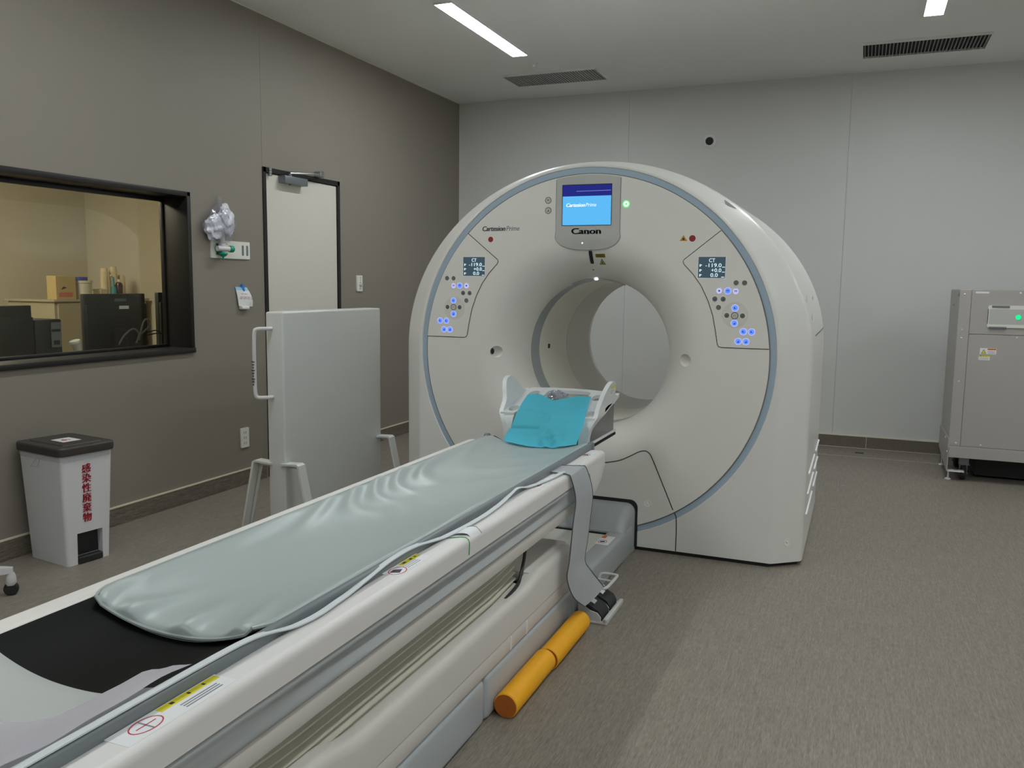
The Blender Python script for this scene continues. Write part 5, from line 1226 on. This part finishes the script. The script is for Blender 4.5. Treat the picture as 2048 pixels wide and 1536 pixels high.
# small computer and handset
t = thing('small_computer', 'small black computer with grey front between the monitors', 'computer', (-4.35, 3.44, 0.735))
b = nb(); box(b, (-4.52, 3.352, 0.735), (-4.30, 3.525, 1.112), 0.008, 2); obj('case', b, 'monitor', t)
b = nb(); plate(b, rrect(3.452, 0.95, 3.518, 1.095, 0.006, 2), lambda y, z, h: (-4.299+h, y, z), 0.002); fpn = obj('front_panel', b, 'steel_grey', t, smooth=0)
b = nb(); plate(b, q(3.455, 1.04, 3.512, 1.055), lambda y, z, h: (-4.2965+h, y, z), 0.001); plate(b, q(3.465, 0.965, 3.505, 0.99), lambda y, z, h: (-4.2965+h, y, z), 0.001); obj('port_strip', b, 'dark', fpn, smooth=0)
t = thing('handset', 'pale handset standing on the desk beside the small computer', 'handset', (-4.25, 3.58, 0.735))
b = nb(); tube(b, [(-4.25, 3.60, 0.745), (-4.25, 3.598, 0.86), (-4.25, 3.58, 0.945), (-4.25, 3.568, 0.975), (-4.25, 3.565, 0.985)], [0.024, 0.022, 0.024, 0.034, 0.030], 14); obj('grip', b, 'handset', t)
b = nb(); lathe(b, [(0, 0.735), (0.05, 0.735), (0.045, 0.75), (0.02, 0.76), (0, 0.76)], lambda x, y, h: (-4.25+x, 3.60+y, h), 20); obj('cradle', b, 'monitor', t)
# low cabinet with boxes
K = 6.2/5.6
yk = lambda y: y*K
zk = lambda z: 1.35+(z-1.35)*K
ct = zk(1.186)
t = thing('storage_cabinet', 'beige storage cabinet against the far wall of the control room', 'cabinet', (-6.45, 5.5, 0))
b = nb(); box(b, (-6.75, yk(4.536), 0.05), (-6.20, 6.0, ct-0.02), 0.003, 1); obj('carcass', b, 'ctl_cab', t)
b = nb(); box(b, (-6.77, yk(4.52), ct-0.02), (-6.18, 6.02, ct), 0.003, 1); obj('top', b, 'ctl_cab', t)
for y0_, y1_ in ((yk(4.56), 5.49), (5.50, 5.98)):
    b = nb(); box(b, (-6.205, y0_, 0.08), (-6.185, y1_, ct-0.03), 0.003, 1); dk = obj('door', b, 'ctl_cab', t)
    b = nb(); box(b, (-6.187, y1_-0.05, 0.7), (-6.172, y1_-0.035, 0.82), 0.003, 1); obj('handle', b, 'steel', dk)
t = thing('carton', 'tan cardboard carton on the control room cabinet beside the white tub', 'box', (-6.3, yk(4.65), ct))
b = nb(); box(b, (-6.32, yk(4.566), ct), (-6.21, yk(4.742), zk(1.365)), 0.003, 1); ca = obj('carton_body', b, 'box_tan', t)
b = nb(); plate(b, q(yk(4.59), zk(1.205), yk(4.71), zk(1.24)), lambda y, z, h: (-6.21+h, y, z), 0.001, mi=0); plate(b, [(yk(4.61), zk(1.26)), (yk(4.66), zk(1.275)), (yk(4.63), zk(1.285))], lambda y, z, h: (-6.21+h, y, z), 0.001, mi=1); obj('carton_print', b, ['box_pink', 'brown'], t, smooth=0)
t = thing('white_tub', 'round white tub with a blue lid on the control room cabinet', 'tub', (-6.27, yk(4.845), ct))
f = lambda x, y, h: (-6.29+x, yk(4.845)+y, h)
b = nb(); lathe(b, [(0, ct), (0.085, ct), (0.092, zk(1.31)), (0.098, zk(1.312)), (0.098, zk(1.33)), (0, zk(1.33))], f, 28); obj('tub_body', b, 'tub', t)
b = nb(); lathe(b, [(0, zk(1.33)), (0.058, zk(1.33)), (0.058, zk(1.358)), (0, zk(1.358))], f, 28); obj('tub_lid', b, 'tub_blue', t)
for y, z1, r, lab in ((5.105, 1.432, 0.034, 'tall stack of cream paper cups beside the blue-lidded tub'), (5.195, 1.446, 0.036, 'tallest stack of cream paper cups behind the brown bottle'), (5.276, 1.378, 0.036, 'short stack of cream paper cups right of the brown bottle')):
    t = thing('cup_stack', lab, 'cup stack', (-6.33, yk(y), ct))
    z = ct; b = nb(); k = 0; pr = [(0, ct), (r*0.75, ct)]
    zt = zk(z1)
    while z < zt-0.05:
        z += 0.022; pr += [(r, z), (r*0.96, z+0.001)]
    pr += [(r*0.80, zt), (0, zt)]
    lathe(b, pr, lambda x, yy, h: (-6.33+x, yk(y)+yy, h), 20); obj('cups', b, 'cup', t, smooth=20)
t = thing('brown_bottle', 'small brown bottle with a white cap among the paper cups', 'bottle', (-6.23, yk(5.17), ct))
f = lambda x, y, h: (-6.235+x, yk(5.17)+y, h)
b = nb(); lathe(b, [(0, ct), (0.034, ct), (0.034, zk(1.295)), (0.026, zk(1.315)), (0.012, zk(1.322)), (0, zk(1.322))], f, 20); obj('bottle_body', b, 'brown', t)
b = nb(); lathe(b, [(0, zk(1.322)), (0.016, zk(1.322)), (0.014, zk(1.345)), (0, zk(1.345))], f, 16); obj('bottle_cap', b, 'tub', t)
t = thing('teal_bottle', 'slim teal and white pump bottle beside the brown bottle', 'bottle', (-6.23, yk(5.125), ct))
f = lambda x, y, h: (-6.235+x, yk(5.118)+y, h)
b = nb(); lathe(b, [(0, ct), (0.024, ct), (0.024, zk(1.27)), (0.010, zk(1.29)), (0.008, zk(1.36)), (0, zk(1.36))], f, 18); obj('bottle_body', b, 'teal', t)
b = nb(); tube(b, [tuple(f(0, 0, zk(1.36))), tuple(f(0.0, -0.03, zk(1.375)))], 0.008, 8); obj('pump_head', b, 'tub', t)
t = thing('small_box', 'small cream box between the white tub and the cup stacks', 'box', (-6.28, yk(5.02), ct))
b = nb(); box(b, (-6.33, yk(4.985), ct), (-6.23, yk(5.05), zk(1.262)), 0.003, 1); obj('box_body', b, 'cup', t)
b = nb(); box(b, (-6.332, yk(4.983), zk(1.252)), (-6.228, yk(5.052), zk(1.266)), 0.002, 1); obj('box_lid', b, 'tub', t)
